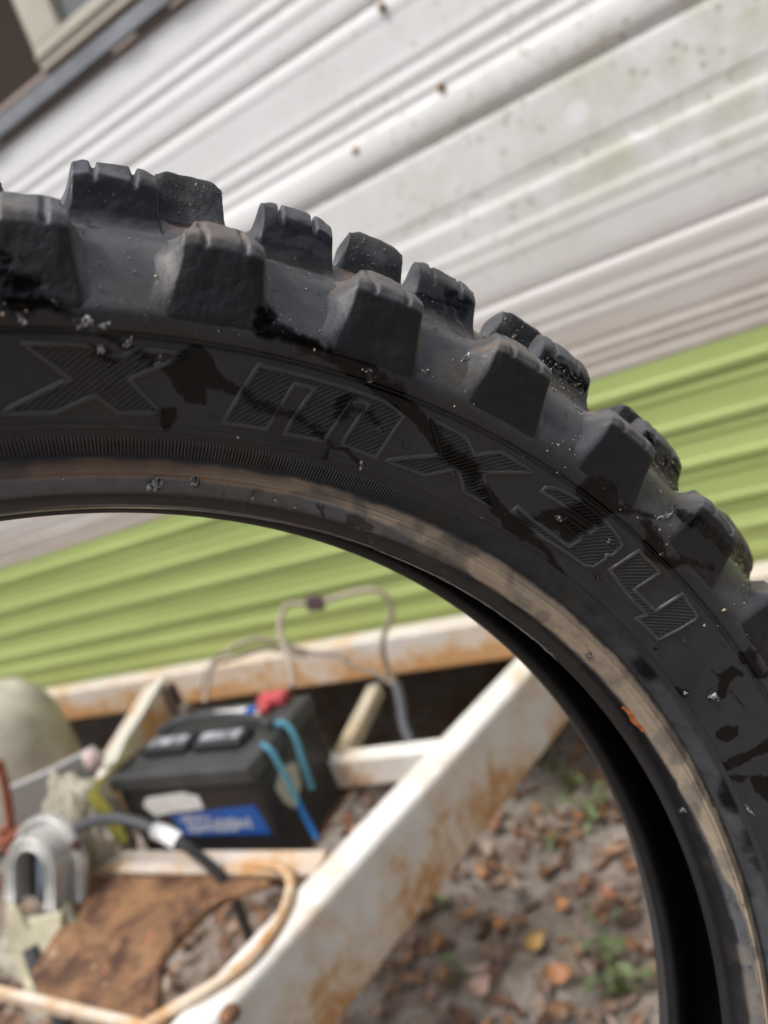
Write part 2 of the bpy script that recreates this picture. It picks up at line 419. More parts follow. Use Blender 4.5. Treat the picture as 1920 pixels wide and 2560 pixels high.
# window strip under the sash
M_ALU = plain('grey_aluminium', (.23, .24, .25), .4, .3, .3, 8); M_SEAL = plain('brown_seal', (.075, .055, .045), .7)
M_BEIGE = plain('beige_sash', (.54, .50, .405), .5, 0, .12, 6); M_PINK = plain('wood_strip', (.40, .32, .26), .6, 0, .2, 9)
part(MB().box((-5, WY - .016, 2.010), (1.2, WY + .02, 2.044), .002).obj('window_trim', M_ALU))
part(MB().box((-5, WY - .010, 1.996), (1.2, WY + .018, 2.010)).box((-5, WY - .012, 2.044), (1.2, WY + .019, 2.053)).obj('seal_strip', M_SEAL))
part(MB().box((-5, WY - .0145, 1.9985), (-1.37, WY - .011, 2.004)).box((-.97, WY - .0145, 1.9985), (-.90, WY - .011, 2.004)).box((-.80, WY - .0145, 1.9985), (-.55, WY - .011, 2.004)).obj('seal_chip', M_PINK))
part(MB().box((-5, WY - .010, 2.053), (-1.135, WY + .02, 2.0635)).obj('sill_strip', M_PINK))
win = part(MB().box((-1.160, WY - .022, 2.0535), (1.1, WY + .03, 2.104), .004).box((-1.158, WY - .020, 2.104), (-1.072, WY + .032, 2.60), .004).obj('window_frame', M_BEIGE))
def sub(ob, par):
    ob.parent = par; return ob
sub(MB().box((-1.160, WY - .028, 2.078), (1.1, WY - .0225, 2.083)).obj('frame_ridge', M_BEIGE), win)
sub(MB().box((-1.168, WY - .012, 2.068), (-1.162, WY + .03, 2.6)).obj('frame_edge', M_PINK), win)
M_PANE = plain('window_glass', (.16, .17, .17), .12, 0, .15, 5)
sub(MB().box((-1.071, WY + .004, 2.105), (1.1, WY + .010, 2.6)).obj('window_pane', M_PANE), win)
M_SASH = plain('grey_sash', (.30, .295, .26), .45, 0, .15, 8)
lw = part(MB().box((-5, WY + .05, 2.067), (-1.19, WY + .10, 2.105), .012).obj('louvre_frame', M_SASH))
sub(MB().box((-1.206, WY + .03, 2.125), (-1.190, WY + .09, 2.6), .004).obj('sash_stile', M_SASH), lw)
part(MB().box((-5, WY + .11, 2.055), (-1.165, WY + .14, 2.62)).obj('window_screen', M_DARK))

# ---- camper: tongue frame
part(MB().beam((-4.0, 1.362, .612), (1.0, 1.362, .612), .06, .100, .008).obj('crossmember', M_RAIL))
def xz(y): return -.712 + (y - .422) * .226 / .731
part(MB().beam((xz(.30) + .028, .30, .603), (xz(1.325) + .028, 1.325, .603), .058, .148, .010).obj('tongue_beam', M_FRAME))
part(MB().beam((-1.62, 1.32, .600), (-1.27, .68, .600), .05, .12, .008).obj('tongue_beam', M_RAIL))
tray = part(MB().beam((-1.16, .662, .588), (-.66, .662, .588), .040, .006, .001).beam((-1.16, .680, .592), (-.66, .680, .592), .005, .05, .001).obj('battery_tray', M_RAIL))
sub(MB().box((-1.10, .684, .522), (-.76, .91, .530)).obj('tray_floor', M_RUST), tray)
part(MB().beam((-.80, .895, .600), (-.52, .910, .600), .035, .055, .005).obj('frame_brace', M_FRAME))
part(MB().beam((-.792, 1.14, .600), (-.752, .90, .600), .030, .03, .004).obj('frame_brace', M_CRB))
gp = [(-1.13, .640), (-.90, .641), (-.745, .642), (-.735, .632), (-.750, .625), (-.770, .618), (-.792, .604), (-.815, .575), (-.824, .540), (-.826, .505), (-.812, .480), (-.790, .455), (-.772, .432), (-.770, .40), (-.968, .415), (-1.06, .46)]
part(MB().prism(gp, .572, .578).obj('gusset_plate', M_RUST))
rim = spline([(-.83, .648, .588), (-.775, .655, .590), (-.722, .645, .598), (-.682, .622, .606), (-.658, .592, .609), (-.646, .555, .610), (-.645, .515, .610), (-.655, .480, .610), (-.685, .445, .610), (-.720, .420, .606), (-.75, .405, .598)], 6)
part(MB().tube(rim, .0072, 10).obj('plate_rim', M_RIM, None, True))
rim2 = spline([(-.770, .402, .588), (-.776, .43, .586), (-.795, .460, .586), (-.818, .484, .585), (-.830, .510, .585), (-.826, .545, .585), (-.815, .578, .585), (-.790, .607, .585)], 6)
part(MB().tube(rim2, .0025, 8).obj('plate_rim', M_RUST, None, True))
part(MB().beam((-1.13, .428, .590), (-.735, .408, .590), .012, .018, .003).obj('coupler_bar', M_RIM))
part(MB().lathe([(.0001, 0), (.012, 0), (.012, .005), (.009, .008), (.0001, .009)], Matrix.Translation((-.640, .425, .600)), 16).obj('bolt', M_RUST, None, True))

# ---- battery
bat = empty('car_battery', (-.913, .803, .53), 'black battery with a blue label, blue rope handle and red terminal cover', 'battery')
BO = Vector((-.913, .803, .53))
def bpart(mb, name, mat, par=None, smooth=False):
    mb.v = [tuple(Vector(v) - BO) for v in mb.v]; return mb.obj(name, mat, par or bat, smooth)
M_BLK = plain('battery_plastic', (.018, .018, .019), .42, 0, .3, 40); M_LID = plain('battery_lid', (.050, .050, .050), .5, 0, .3, 25)
x0, x1, y0, y1, zb, zt = -1.072, -.756, .702, .905, .530, .722
bpart(MB().box((x0 + .006, y0 + .006, zb), (x1 - .006, y1 - .006, zt - .028), .006), 'case', M_BLK)
lid = bpart(MB().box((x0, y0, zt - .030), (x1, y1, zt), .006), 'lid', M_LID)
for cx in (x0 + .095, x0 + .215):
    cap = bpart(MB().box((cx - .058, y0 + .050, zt - .002), (cx + .052, y0 + .100, zt + .014), .012), 'vent_cap', M_BLK)
    k = MB().box((cx - .044, y0 + .064, zt + .0142), (cx + .040, y0 + .086, zt + .0152)); k.v = [tuple(Vector(v) - BO) for v in k.v]; k.obj('cap_label', plain('silver_label', (.36, .37, .40), .35, 0, .85, 55), cap)
M_BLUE = plain('blue_label', (.004, .080, .34), .4, 0, .15, 20); M_LAB = plain('white_label', (.68, .68, .66), .5, 0, .2, 60); M_CREAM = plain('cream_label', (.60, .58, .46), .6, 0, .15, 40)
def face_plate(px, pz, ph, name, mat, par=None, proud=.0012):
    mb = MB(); f = y0 + .006 - proud; o = [(a, f, b) for a, b in zip(px, pz)]; nb_ = len(o)
    mb.add(o + [(a, y0 + .0065, b) for a, _, b in o], [tuple(range(nb_))] + [(i, (i + 1) % nb_, nb_ + (i + 1) % nb_, nb_ + i) for i in range(nb_)]); return bpart(mb, name, mat, par)
face_plate([-.965, -.780, -.772, -.960], [.640, .652, .600, .600], 0, 'blue_label', M_BLUE)
face_plate([-1.018, -1.002, -.915, -.885, -.885, -.97, -1.0], [.662, .676, .682, .672, .651, .645, .640], 0, 'white_label', M_LAB, None, .002)
mb = MB(); rr = random.Random(5); x = -.945                     # blurred white print on the blue label
for row, (zz0, hh_, x_a, x_b) in enumerate(((.633, .009, -.945, -.885), (.614, .018, -.940, -.805))):
    x = x_a
    while x < x_b:
        wv = rr.uniform(.004, .009); h1 = hh_ * rr.uniform(.7, 1.4); zc = zz0 + (.06 * (x - x_a) if row else 0)
        mb.add([(x, y0 + .0042, zc - h1 / 2), (x + wv * .6, y0 + .0042, zc - h1 / 2), (x + wv, y0 + .0042, zc + h1 / 2), (x + wv * .4, y0 + .0042, zc + h1 / 2)], [(0, 1, 2, 3)]); x += wv + .002
bpart(mb, 'print', M_LAB)
mb = MB(); xr = x1 - .006 + .0012; q = [(xr, y0 + .040, .655), (xr, y0 + .070, .672), (xr, y0 + .105, .655), (xr, y0 + .095, .620), (xr, y0 + .060, .600), (xr, y0 + .045, .625)]
mb.add(q, [tuple(range(6))]); bpart(mb, 'cream_label', M_CREAM)
bpart(MB().box((x0 + .11, y1 - .055, zt + .0005), (x0 + .19, y1 - .025, zt + .0025)), 'top_label', M_LAB); bpart(MB().box((x0 + .19, y1 - .055, zt + .0005), (x0 + .22, y1 - .025, zt + .0025)), 'top_label', M_BLUE)
bpart(MB().box((x0 + .225, y1 - .075, zt + .0005), (x0 + .240, y1 - .010, zt + .003)), 'top_label', M_CREAM)
M_RED = plain('red_plastic', (.52, .075, .085), .5, 0, .2, 60)
bpart(MB().box((-.850, .868, zt), (-.790, .896, zt + .022), .007).box((-.838, .850, zt), (-.815, .870, zt + .016), .005), 'terminal_cover', M_RED)
bpart(MB().lathe([(.012, 0), (.012, .012), (.009, .026)], Matrix.Translation((x0 + .05, y1 - .03, zt)), 16), 'terminal', plain('lead', (.16, .13, .11), .6))
bpart(MB().tube(spline([(x0 + .03, y0 + .115, zt + .012), (x0 + .10, y0 + .120, zt + .024), (x0 + .2, y0 + .112, zt + .026), (x1 - .045, y0 + .105, zt + .018), (x1 - .012, y0 + .095, zt + .010)], 6), .0078, 8), 'strap', plain('strap_black', (.04, .04, .041), .7), None, True)
# blue rope handle over the battery's right end
M_ROPE = plain('blue_rope', (.10, .32, .42), .8, 0, .4, 300); M_ROPE2 = plain('bright_blue_sleeve', (.02, .17, .50), .5)
bpart(MB().tube(spline([(x1 - .010, y0 + .055, zt + .004), (x1 + .006, y0 + .054, zt - .012), (x1 + .013, y0 + .052, .665), (x1 + .017, y0 + .050, .620)], 6), .0048, 8), 'rope_handle', M_ROPE, None, True)
bpart(MB().tube(spline([(x1 - .022, y0 + .098, zt + .004), (x1 + .000, y0 + .108, zt + .004), (x1 + .012, y0 + .108, zt - .02), (x1 + .013, y0 + .100, .655), (x1 + .014, y0 + .094, .612)], 6), .0052, 8), 'rope_handle', M_ROPE, None, True)
bpart(MB().tube(spline([(x1 + .017, y0 + .050, .622), (x1 + .022, y0 + .047, .592), (x1 + .030, y0 + .042, .560)], 6), .0052, 8), 'rope_sleeve', M_ROPE2, None, True)

# ---- wires
M_TANW = plain('tan_wire', (.36, .30, .24), .6, 0, .2, 30); M_GREYW = plain('grey_sheath', (.07, .072, .08), .6); M_BROWN = plain('fuse_brown', (.11, .07, .07), .5)
def wire(name, pts, r, mat, label, cat, group=None):
    o = tuple(pts[0]); ob = MB().tube([tuple(Vector(p) - Vector(o)) for p in spline(pts, 8)], r, 8).obj(name, mat, None, True); ob.location = o; return tag(ob, label, cat, group)
wire('battery_wire', [(-.772, .885, .748), (-.795, .93, .778), (-.833, .98, .805), (-.851, 1.02, .825), (-.836, 1.04, .841), (-.800, 1.052, .830)], .0055, M_TANW, 'tan battery wire rising from the red terminal to the brown fuse', 'wire', 'loose wires over the tongue frame')
wire('fused_wire', [(-.775, 1.057, .826), (-.759, 1.06, .827), (-.72, 1.07, .827), (-.674, 1.08, .822), (-.654, 1.09, .796), (-.662, 1.09, .76), (-.699, 1.09, .715), (-.72, 1.1, .659), (-.714, 1.1, .612)], .0055, M_TANW, 'tan wire looping down from the brown fuse to the grey sheath', 'wire', 'loose wires over the tongue frame')
fb = MB().box((-.018, -.008, -.013), (.018, .008, .013), .004).box((-.006, -.009, .012), (.010, .004, .017), .001).obj('fuse_holder', M_BROWN); fb.location = (-.787, 1.054, .827); fb.rotation_euler = (0, .15, .1)
tag(fb, 'brown fuse block joining the two tan wires', 'fuse')
wire('ground_wire', [(-.996, .90, .735), (-.991, .95, .787), (-1.0, 1.0, .784), (-.959, 1.02, .791), (-.927, 1.04, .781), (-.894, 1.06, .749), (-.86, 1.08, .719), (-.807, 1.09, .696), (-.79, 1.09, .671), (-.757, 1.1, .647), (-.717, 1.1, .609)], .0048, M_TANW, 'upper of two tan wires running from the far battery post across the frame', 'wire', 'loose wires over the tongue frame')
wire('ground_wire', [(-1.03, .93, .745), (-1.026, .97, .771), (-.987, 1.01, .765), (-.937, 1.04, .761), (-.905, 1.055, .742), (-.87, 1.075, .715)], .0045, M_TANW, 'lower, shorter of two tan wires behind the battery', 'wire', 'loose wires over the tongue frame')
wire('sheathed_cable', [(-.714, 1.1, .612), (-.702, 1.07, .586), (-.688, 1.03, .558), (-.666, 1.0, .534), (-.640, .975, .525)], .011, M_GREYW, 'grey sheathed cable dropping from the tan wires to the white beam', 'cable')
tb = MB().box((-1.105, .905, .70), (-1.075, .925, .775), .004).box((-1.11, .89, .695), (-1.06, .935, .712), .003)
tbo = Vector((-1.09, .915, .695)); tb.v = [tuple(Vector(v) - tbo) for v in tb.v]; t_ = tb.obj('cable_clamp', plain('rust_dark', (.07, .045, .035), .7)); t_.location = tbo
tag(t_, 'dark rusty cable clamp on the far battery post', 'clamp')

def ribbon(name, pts, wdir, wd, mat, th=.002):
    P = spline(pts, 6); mb = MB(); vs = []; wv = Vector(wdir) * wd / 2; fs = []
    for i, p in enumerate(P):
        t = Vector(P[min(i + 1, len(P) - 1)]) - Vector(P[max(i - 1, 0)]); nrm = t.cross(wv).normalized() * th / 2; p = Vector(p)
        vs += [p + wv + nrm, p - wv + nrm, p - wv - nrm, p + wv - nrm]
    for i in range(len(P) - 1):
        for j in range(4): fs.append((i * 4 + j, i * 4 + (j + 1) % 4, i * 4 + 4 + (j + 1) % 4, i * 4 + 4 + j))
    fs += [(0, 1, 2, 3), tuple(len(vs) - 4 + j for j in (3, 2, 1, 0))]
    return mb.add(vs, fs).obj(name, mat)
M_YEL = plain('olive_webbing', (.30, .28, .045), .75, 0, .3, 60); M_CRS = plain('cream_webbing', (.55, .54, .45), .7, 0, .15, 30)
s1 = ribbon('yellow_strap', [(-.995, .712, .772), (-1.01, .700, .756), (-1.06, .69, .728), (-1.098, .686, .712), (-1.088, .684, .690), (-1.080, .686, .65), (-1.082, .688, .60)], (.75, .1, .6), .036, M_YEL)
tag(s1, 'olive yellow strap hanging at the left end of the battery', 'strap')
s2 = ribbon('cream_strap', [(-1.194, 1.0, .753), (-1.155, .92, .752), (-1.116, .84, .749), (-1.085, .77, .747), (-1.052, .71, .742)], (.95, .2, .25), .034, M_CRS, .006)
tag(s2, 'cream bar slanting up behind the battery to the rusty rail', 'bar')

# ---- gas bottle, grey panel, cloth bundle
tk = empty('gas_bottle', (-1.87, 1.0, .50), 'big dirty cream gas bottle at the left edge behind the grey panel', 'gas bottle')
M_TANK = plain('tank_cream', (.52, .49, .40), .7, 0, .4, 11, .5)
MB().lathe([(.10, -.10), (.165, -.06), (.172, 0), (.172, .12), (.168, .18), (.150, .235), (.115, .275), (.06, .298), (.001, .303)], None, 40).obj('tank', M_TANK, tk, True)
MB().lathe([(.03, .296), (.03, .315), (.016, .318), (.016, .345), (.010, .350)], None, 16).obj('valve', plain('brass', (.35, .22, .09), .45, .7), tk, True)
MB().lathe([(.12, -.10), (.12, -.16), (.135, -.16), (.135, -.10)], None, 32).obj('foot_ring', M_TANK, tk, True)
def slab(name, pts, th, mat, label, cat, parent=None):
    P = [Vector(p) for p in pts]; nrm = (P[1] - P[0]).cross(P[2] - P[0]).normalized(); o = sum(P, Vector()) / len(P)
    a = (P[1] - P[0]).normalized(); b = nrm.cross(a); bm = bmesh.new()
    v = [bm.verts.new(((p - o).dot(a), (p - o).dot(b), 0)) for p in P]; f = bm.faces.new(v)
    r = bmesh.ops.extrude_face_region(bm, geom=[f]); bmesh.ops.translate(bm, vec=(0, 0, th), verts=[g for g in r['geom'] if isinstance(g, bmesh.types.BMVert)])
    bmesh.ops.recalc_face_normals(bm, faces=bm.faces[:]); bmesh.ops.bevel(bm, geom=bm.edges[:], offset=min(th * .3, .004), segments=2, affect='EDGES', profile=.5)
    M = Matrix((a, b, nrm)).transposed().to_4x4(); M.translation = o
    mb = MB().bm(bm); ob = mb.obj(name, mat, parent)
    if parent is None: ob.matrix_world = M
    else: ob.matrix_local = M
    return tag(ob, label, cat)
pn = empty('grey_panel', (-1.28, .75, .62), 'pale grey metal panel with a pinkish tip, leaning before the gas bottle', 'panel')
pn_o = Vector((-1.28, .75, .62))
def rel(pts, o): return [tuple(Vector(p) - o) for p in pts]
slab('sheet', rel([(-1.50, .76, .60), (-1.40, .735, .705), (-1.25, .735, .735), (-1.099, .722, .770), (-1.092, .720, .738), (-1.16, .722, .69), (-1.31, .73, .615)], pn_o), .012, plain('grey_panel', (.36, .36, .35), .45, 0, .2, 8), None, None, pn)
mb = MB().lathe([(.001, -.02), (.013, -.016), (.015, 0), (.012, .016), (.001, .02)], Matrix.Translation(Vector((-1.098, .715, .752)) - pn_o), 14); mb.obj('tip', plain('pink_tip', (.60, .46, .43), .5, 0, .3, 60), pn, True)
def lump(name, c, rad, mat, label, cat, seed, rz=0, parent=None):
    bm = bmesh.new(); bmesh.ops.create_icosphere(bm, subdivisions=5, radius=1)
    V = np.array([v.co for v in bm.verts]); d = 1 + (fbm(V + seed, 1.6, 4) - .5) * .55 - .16 * np.abs(np.sin(9 * fbm(V + seed + 7, 1.7, 3))) - .10 * (1 - np.abs(2 * fbm(V + seed + 3, 4.5, 3) - 1)) ** 4
    for v, k in zip(bm.verts, d): v.co = Vector((v.co.x * rad[0], v.co.y * rad[1], v.co.z * rad[2])) * float(k)
    ob = MB().bm(bm).obj(name, mat, parent, True); ob.location = c; ob.rotation_euler = (0, 0, rz); return tag(ob, label, cat)
M_CLOTH = plain('beige_canvas', (.44, .405, .32), .85, 0, .3, 12, .3)
lump('canvas_bundle', (-1.160, .690, .610), (.098, .06, .150), M_CLOTH, 'greyish beige canvas bundle between the jack and the battery', 'canvas', 3.3)
lump('canvas_bundle', (-1.22, .56, .495), (.10, .05, .065), M_CLOTH, 'beige canvas bundle low at the left edge under the jack', 'canvas', 8.1)
M_COP = plain('copper_red', (.33, .10, .055), .5, .2, .4, 60)
cu = empty('gas_pigtail', (-1.29, .645, .655), 'reddish copper gas pipe with a hex nut at the left edge', 'pipe')
cuo = Vector((-1.29, .645, .655))
MB().tube(rel(spline([(-1.262, .665, .80), (-1.268, .66, .755), (-1.285, .652, .70), (-1.298, .645, .66)], 6), cuo), .0075, 10).obj('pipe', M_COP, cu, True)
MB().lathe([(.014, -.02), (.019, -.018), (.019, .012), (.014, .016), (.011, .03)], Matrix.Translation((-.010, -.004, -.004)), 6).obj('nut', M_COP, cu)
wire('copper_branch', [(-1.262, .625, .676), (-1.22, .628, .688), (-1.185, .628, .697), (-1.15, .632, .700)], .0065, M_COP, 'short copper pipe lying on top of the jack head', 'pipe')

# ---- tongue jack: housing with an arched front, bolts, cream cover flaps and a crank
jk = empty('tongue_jack', (-1.15, .585, .645), 'grey cast tongue jack head with an arched opening and cream flaps', 'jack')
JM = Matrix.Translation((-1.143, .585, .650)) @ (CAM_M.to_3x3() @ Matrix.Rotation(math.radians(-18), 3, 'Y')).to_4x4()
jk.matrix_world = JM @ Matrix.Scale(.74, 4)
M_CAST = plain('cast_grey', (.55, .55, .52), .35, .25, .2, 30); M_FLAP = plain('cream_flap', (.56, .52, .37), .5, 0, .3, 14); M_BOLT = plain('rust_bolt', (.10, .045, .03), .7)
def arch(w_, h0, h1, k=14):
    return [(-w_, h0)] + [(-w_ * math.cos(math.pi * i / k), h1 + w_ * math.sin(math.pi * i / k)) for i in range(k + 1)] + [(w_, h0)]
MB().prism(arch(.098, -.085, .005), -.030, -.018).obj('back_plate', M_CAST, jk)
mb = MB(); o1 = arch(.066, -.075, .012, 18); i1 = arch(.042, -.075, .004, 18); n_ = len(o1)
for z0_, z1_ in ((-.018, .030),):
    mb.add([(x, y, z0_) for x, y in o1] + [(x, y, z1_) for x, y in o1] + [(x, y, z0_) for x, y in i1] + [(x, y, z1_) for x, y in i1],
           [f for i in range(n_ - 1) for f in ((i, i + 1, n_ + i + 1, n_ + i), (2 * n_ + i, 3 * n_ + i, 3 * n_ + i + 1, 2 * n_ + i + 1), (n_ + i, n_ + i + 1, 3 * n_ + i + 1, 3 * n_ + i))])
mb.obj('arched_housing', M_CAST, jk, False)
MB().box((-.040, -.08, -.017), (.040, .045, -.012)).obj('opening', plain('dark_opening', (.03, .032, .045), .5), jk)
MB().lathe([(.013, -.075), (.013, .03), (.009, .036)], Matrix.Rotation(-math.pi / 2, 4, 'X') @ Matrix.Translation((.004, 0, 0)), 16).obj('inner_tube', plain('blue_grey_tube', (.24, .29, .36), .3, .4), jk, True)
for x, y in ((-.080, .030), (.078, .052), (-.058, -.066), (.024, -.030), (-.012, .030)):
    MB().lathe([(.012, 0), (.012, .008), (.007, .014)], Matrix.Translation((x, y, -.017 if abs(x) > .05 else -.011)), 8).obj('bolt', M_BOLT, jk)
def flap(pts, z, th, name='flap', mat=None):
    bm = bmesh.new(); v = [bm.verts.new((x, y, z)) for x, y in pts]; f = bm.faces.new(v); r = bmesh.ops.extrude_face_region(bm, geom=[f])
    bmesh.ops.translate(bm, vec=(0, 0, th), verts=[g for g in r['geom'] if isinstance(g, bmesh.types.BMVert)]); bmesh.ops.recalc_face_normals(bm, faces=bm.faces[:])
    bmesh.ops.bevel(bm, geom=bm.edges[:], offset=.003, segments=2, affect='EDGES', profile=.5); MB().bm(bm).obj(name, mat or M_FLAP, jk)
flap([(.014, -.09), (.095, -.06), (.100, -.21), (.060, -.27), (.005, -.23)], .036, .012)
flap([(-.060, -.075), (-.030, -.075), (.010, -.13), (.018, -.225), (-.020, -.235), (-.062, -.15)], .030, .010)
flap([(.000, -.220), (.085, -.215), (.090, -.250), (.055, -.285), (.002, -.275)], .022, .030, 'pivot')
MB().lathe([(.012, -.012), (.014, 0), (.012, .012)], Matrix.Translation((.092, -.232, .03)), 12).obj('pin', M_FLAP, jk, True)
mb = MB().tube([(.085, -.055, .018), (.125, -.105, .035), (.172, -.155, .045)], .011, 10); mb.obj('crank_rod', plain('grey_green_rod', (.36, .37, .29), .5, .1), jk, True)
MB().tube([(.168, -.150, .044), (.178, -.164, .046), (.188, -.178, .048)], [.013, .023, .026], 12).obj('crank_end', M_CAST, jk, True)

for w_, z_ in ((.088, -.016), (.062, .031), (.046, .0315)):
    MB().tube([(x, y, z_) for x, y in arch(w_, -.07, .006, 16)], .005, 8).obj('flange_ring', M_CAST, jk, True)
for px, pz in ((-.341, 1.620), (-.397, 1.787), (-.535, 1.596)):
    b_ = MB().lathe([(.001, -.002), (.008, -.002), (.007, .003), (.001, .005)], Matrix.Translation((px, WY - .006, pz)) @ Matrix.Rotation(math.pi / 2, 4, 'X'), 9).obj('mud_spot', plain('mud_spot', (.26, .15, .05), .9, var=.5, sc=200), None, True); part(b_)

# ---- black cables
wire('jack_cable', [(-1.11, .635, .676), (-1.076, .63, .687), (-1.001, .625, .704), (-.933, .62, .702), (-.886, .62, .681), (-.855, .62, .663), (-.833, .63, .615), (-.826, .64, .562), (-.842, .65, .499), (-.861, .66, .44)], .0085, M_GREYW, 'black cable arching from the jack over the rusty plate', 'cable')
lo_ = Vector((-.876, .62, .6765)); lb = MB().tube([(-.019, 0, .0085), (0, 0, .0), (.018, 0, -.0125)], .0125, 14).obj('cable_label', plain('white_sleeve', (.80, .80, .80), .35, 0, .05), None, True); lb.location = lo_
tag(lb, 'white label sleeve wrapped round the black cable', 'label')
wire('trailer_cable', [(-1.145, .515, .56), (-1.129, .50, .522), (-1.11, .49, .489), (-1.092, .48, .449), (-1.08, .47, .38), (-1.06, .46, .25), (-.98, .50, .06), (-.85, .6, .03)], .0125, M_GREYW, 'thick black cable hanging down below the jack', 'cable')

# ---- leaves and weeds one can pick out
single_leaf(-.611, 1.05, .062, .030, (.52, .33, .11), 1.15, 'yellow ochre leaf standing out on the soil between beam and tyre', .5)
single_leaf(-.545, .985, .060, .036, (.46, .22, .10), .3, 'orange leaf near the bottom edge beside the tyre', .3)
single_leaf(-.690, .935, .055, .040, (.58, .38, .32), .9, 'pale pinkish leaf at the bottom edge', .2)
single_leaf(-.690, 1.19, .060, .034, (.48, .36, .28), 2.0, 'pale tan leaf lying beside the beam', .4)
single_leaf(-.470, 1.17, .050, .030, (.42, .17, .09), 2.6, 'russet leaf close to the tyre edge', .2)
single_leaf(-.800, 1.39, .060, .040, (.28, .13, .07), .5, 'dark brown leaf beside the upper part of the beam', .3)
weed(-.555, 1.43, .085, 20, 'brightest green weed, beside the inner edge of the tyre', 1)
weed(-.615, 1.54, .07, 16, 'green weed just left of the brightest one', 2)
weed(-.710, 1.64, .06, 9, 'small weed close under the white beam', 3)
weed(-.645, 1.36, .05, 8, 'low weed in front of the brightest one', 4)
weed(-.44, .985, .075, 22, 'leafy weed at the bottom edge beside the tyre', 5)
weed(-.475, 1.09, .06, 12, 'weed between the russet leaf and the bottom edge', 6)
weed(-.86, 1.14, .06, 9, 'dark green weed half under the lower beam', 7)
weed(-1.02, 1.02, .06, 9, 'weed in the shade under the beam near the bottom', 8)
weed(-.75, .99, .05, 8, 'sparse weed left of the yellow leaf', 9)

LET= {"X1":[[95.271,281.47],[92.309,281.56],[90.931,278.44],[89.638,281.35],[86.758,281.75],[90.128,273.98],[88.227,266.21],[90.657,265.54],[91.912,269.65],[94.038,265.34],[96.871,265.54],[93.138,273.4]],"M":[[83.054,281.73],[84.482,265.54],[81.699,265.65],[80.755,279.06],[79.477,279.18],[80.574,265.49],[77.847,266.02],[76.921,279.2],[75.862,279.31],[76.671,266.33],[73.985,265.72],[73.422,279.36],[74.219,280.83],[75.05,281.49],[76.653,281.6],[79.334,281.68]],"X2":[[71.726,281.64],[68.889,281.08],[67.626,277.41],[66.1,281.72],[63.161,281.47],[66.502,273.74],[64.065,266.28],[66.822,266.35],[68.207,271.71],[70.139,266.02],[73.314,265.79],[69.797,273.14]],"S":[[61.794,277.82],[61.74,279.47],[60.951,281.24],[59.368,282.18],[57.518,282.18],[56.252,281.89],[54.77,280.91],[53.982,279.84],[53.965,275.37],[54.348,274.09],[54.168,272.92],[54.48,268.6],[55.116,267.26],[56.862,267.05],[59.37,266.49],[61.586,266.76],[62.728,268.45],[62.614,269.98],[61.46,269.5],[59.247,268.9],[57.094,268.79],[56.837,273.16],[58.913,273.27],[58.834,275.55],[56.605,275.78],[56.478,278.8],[59.253,278.24]],"T":[[52.656,281.7],[53.234,271.42],[51.665,269.99],[49.815,269.08],[48.003,269.28],[48.354,266.13],[45.593,266.4],[45.219,273.35],[45.017,279.55],[45.126,281.2],[47.434,281.86],[47.791,271.9],[50.535,271.93],[50.094,281.56]]}
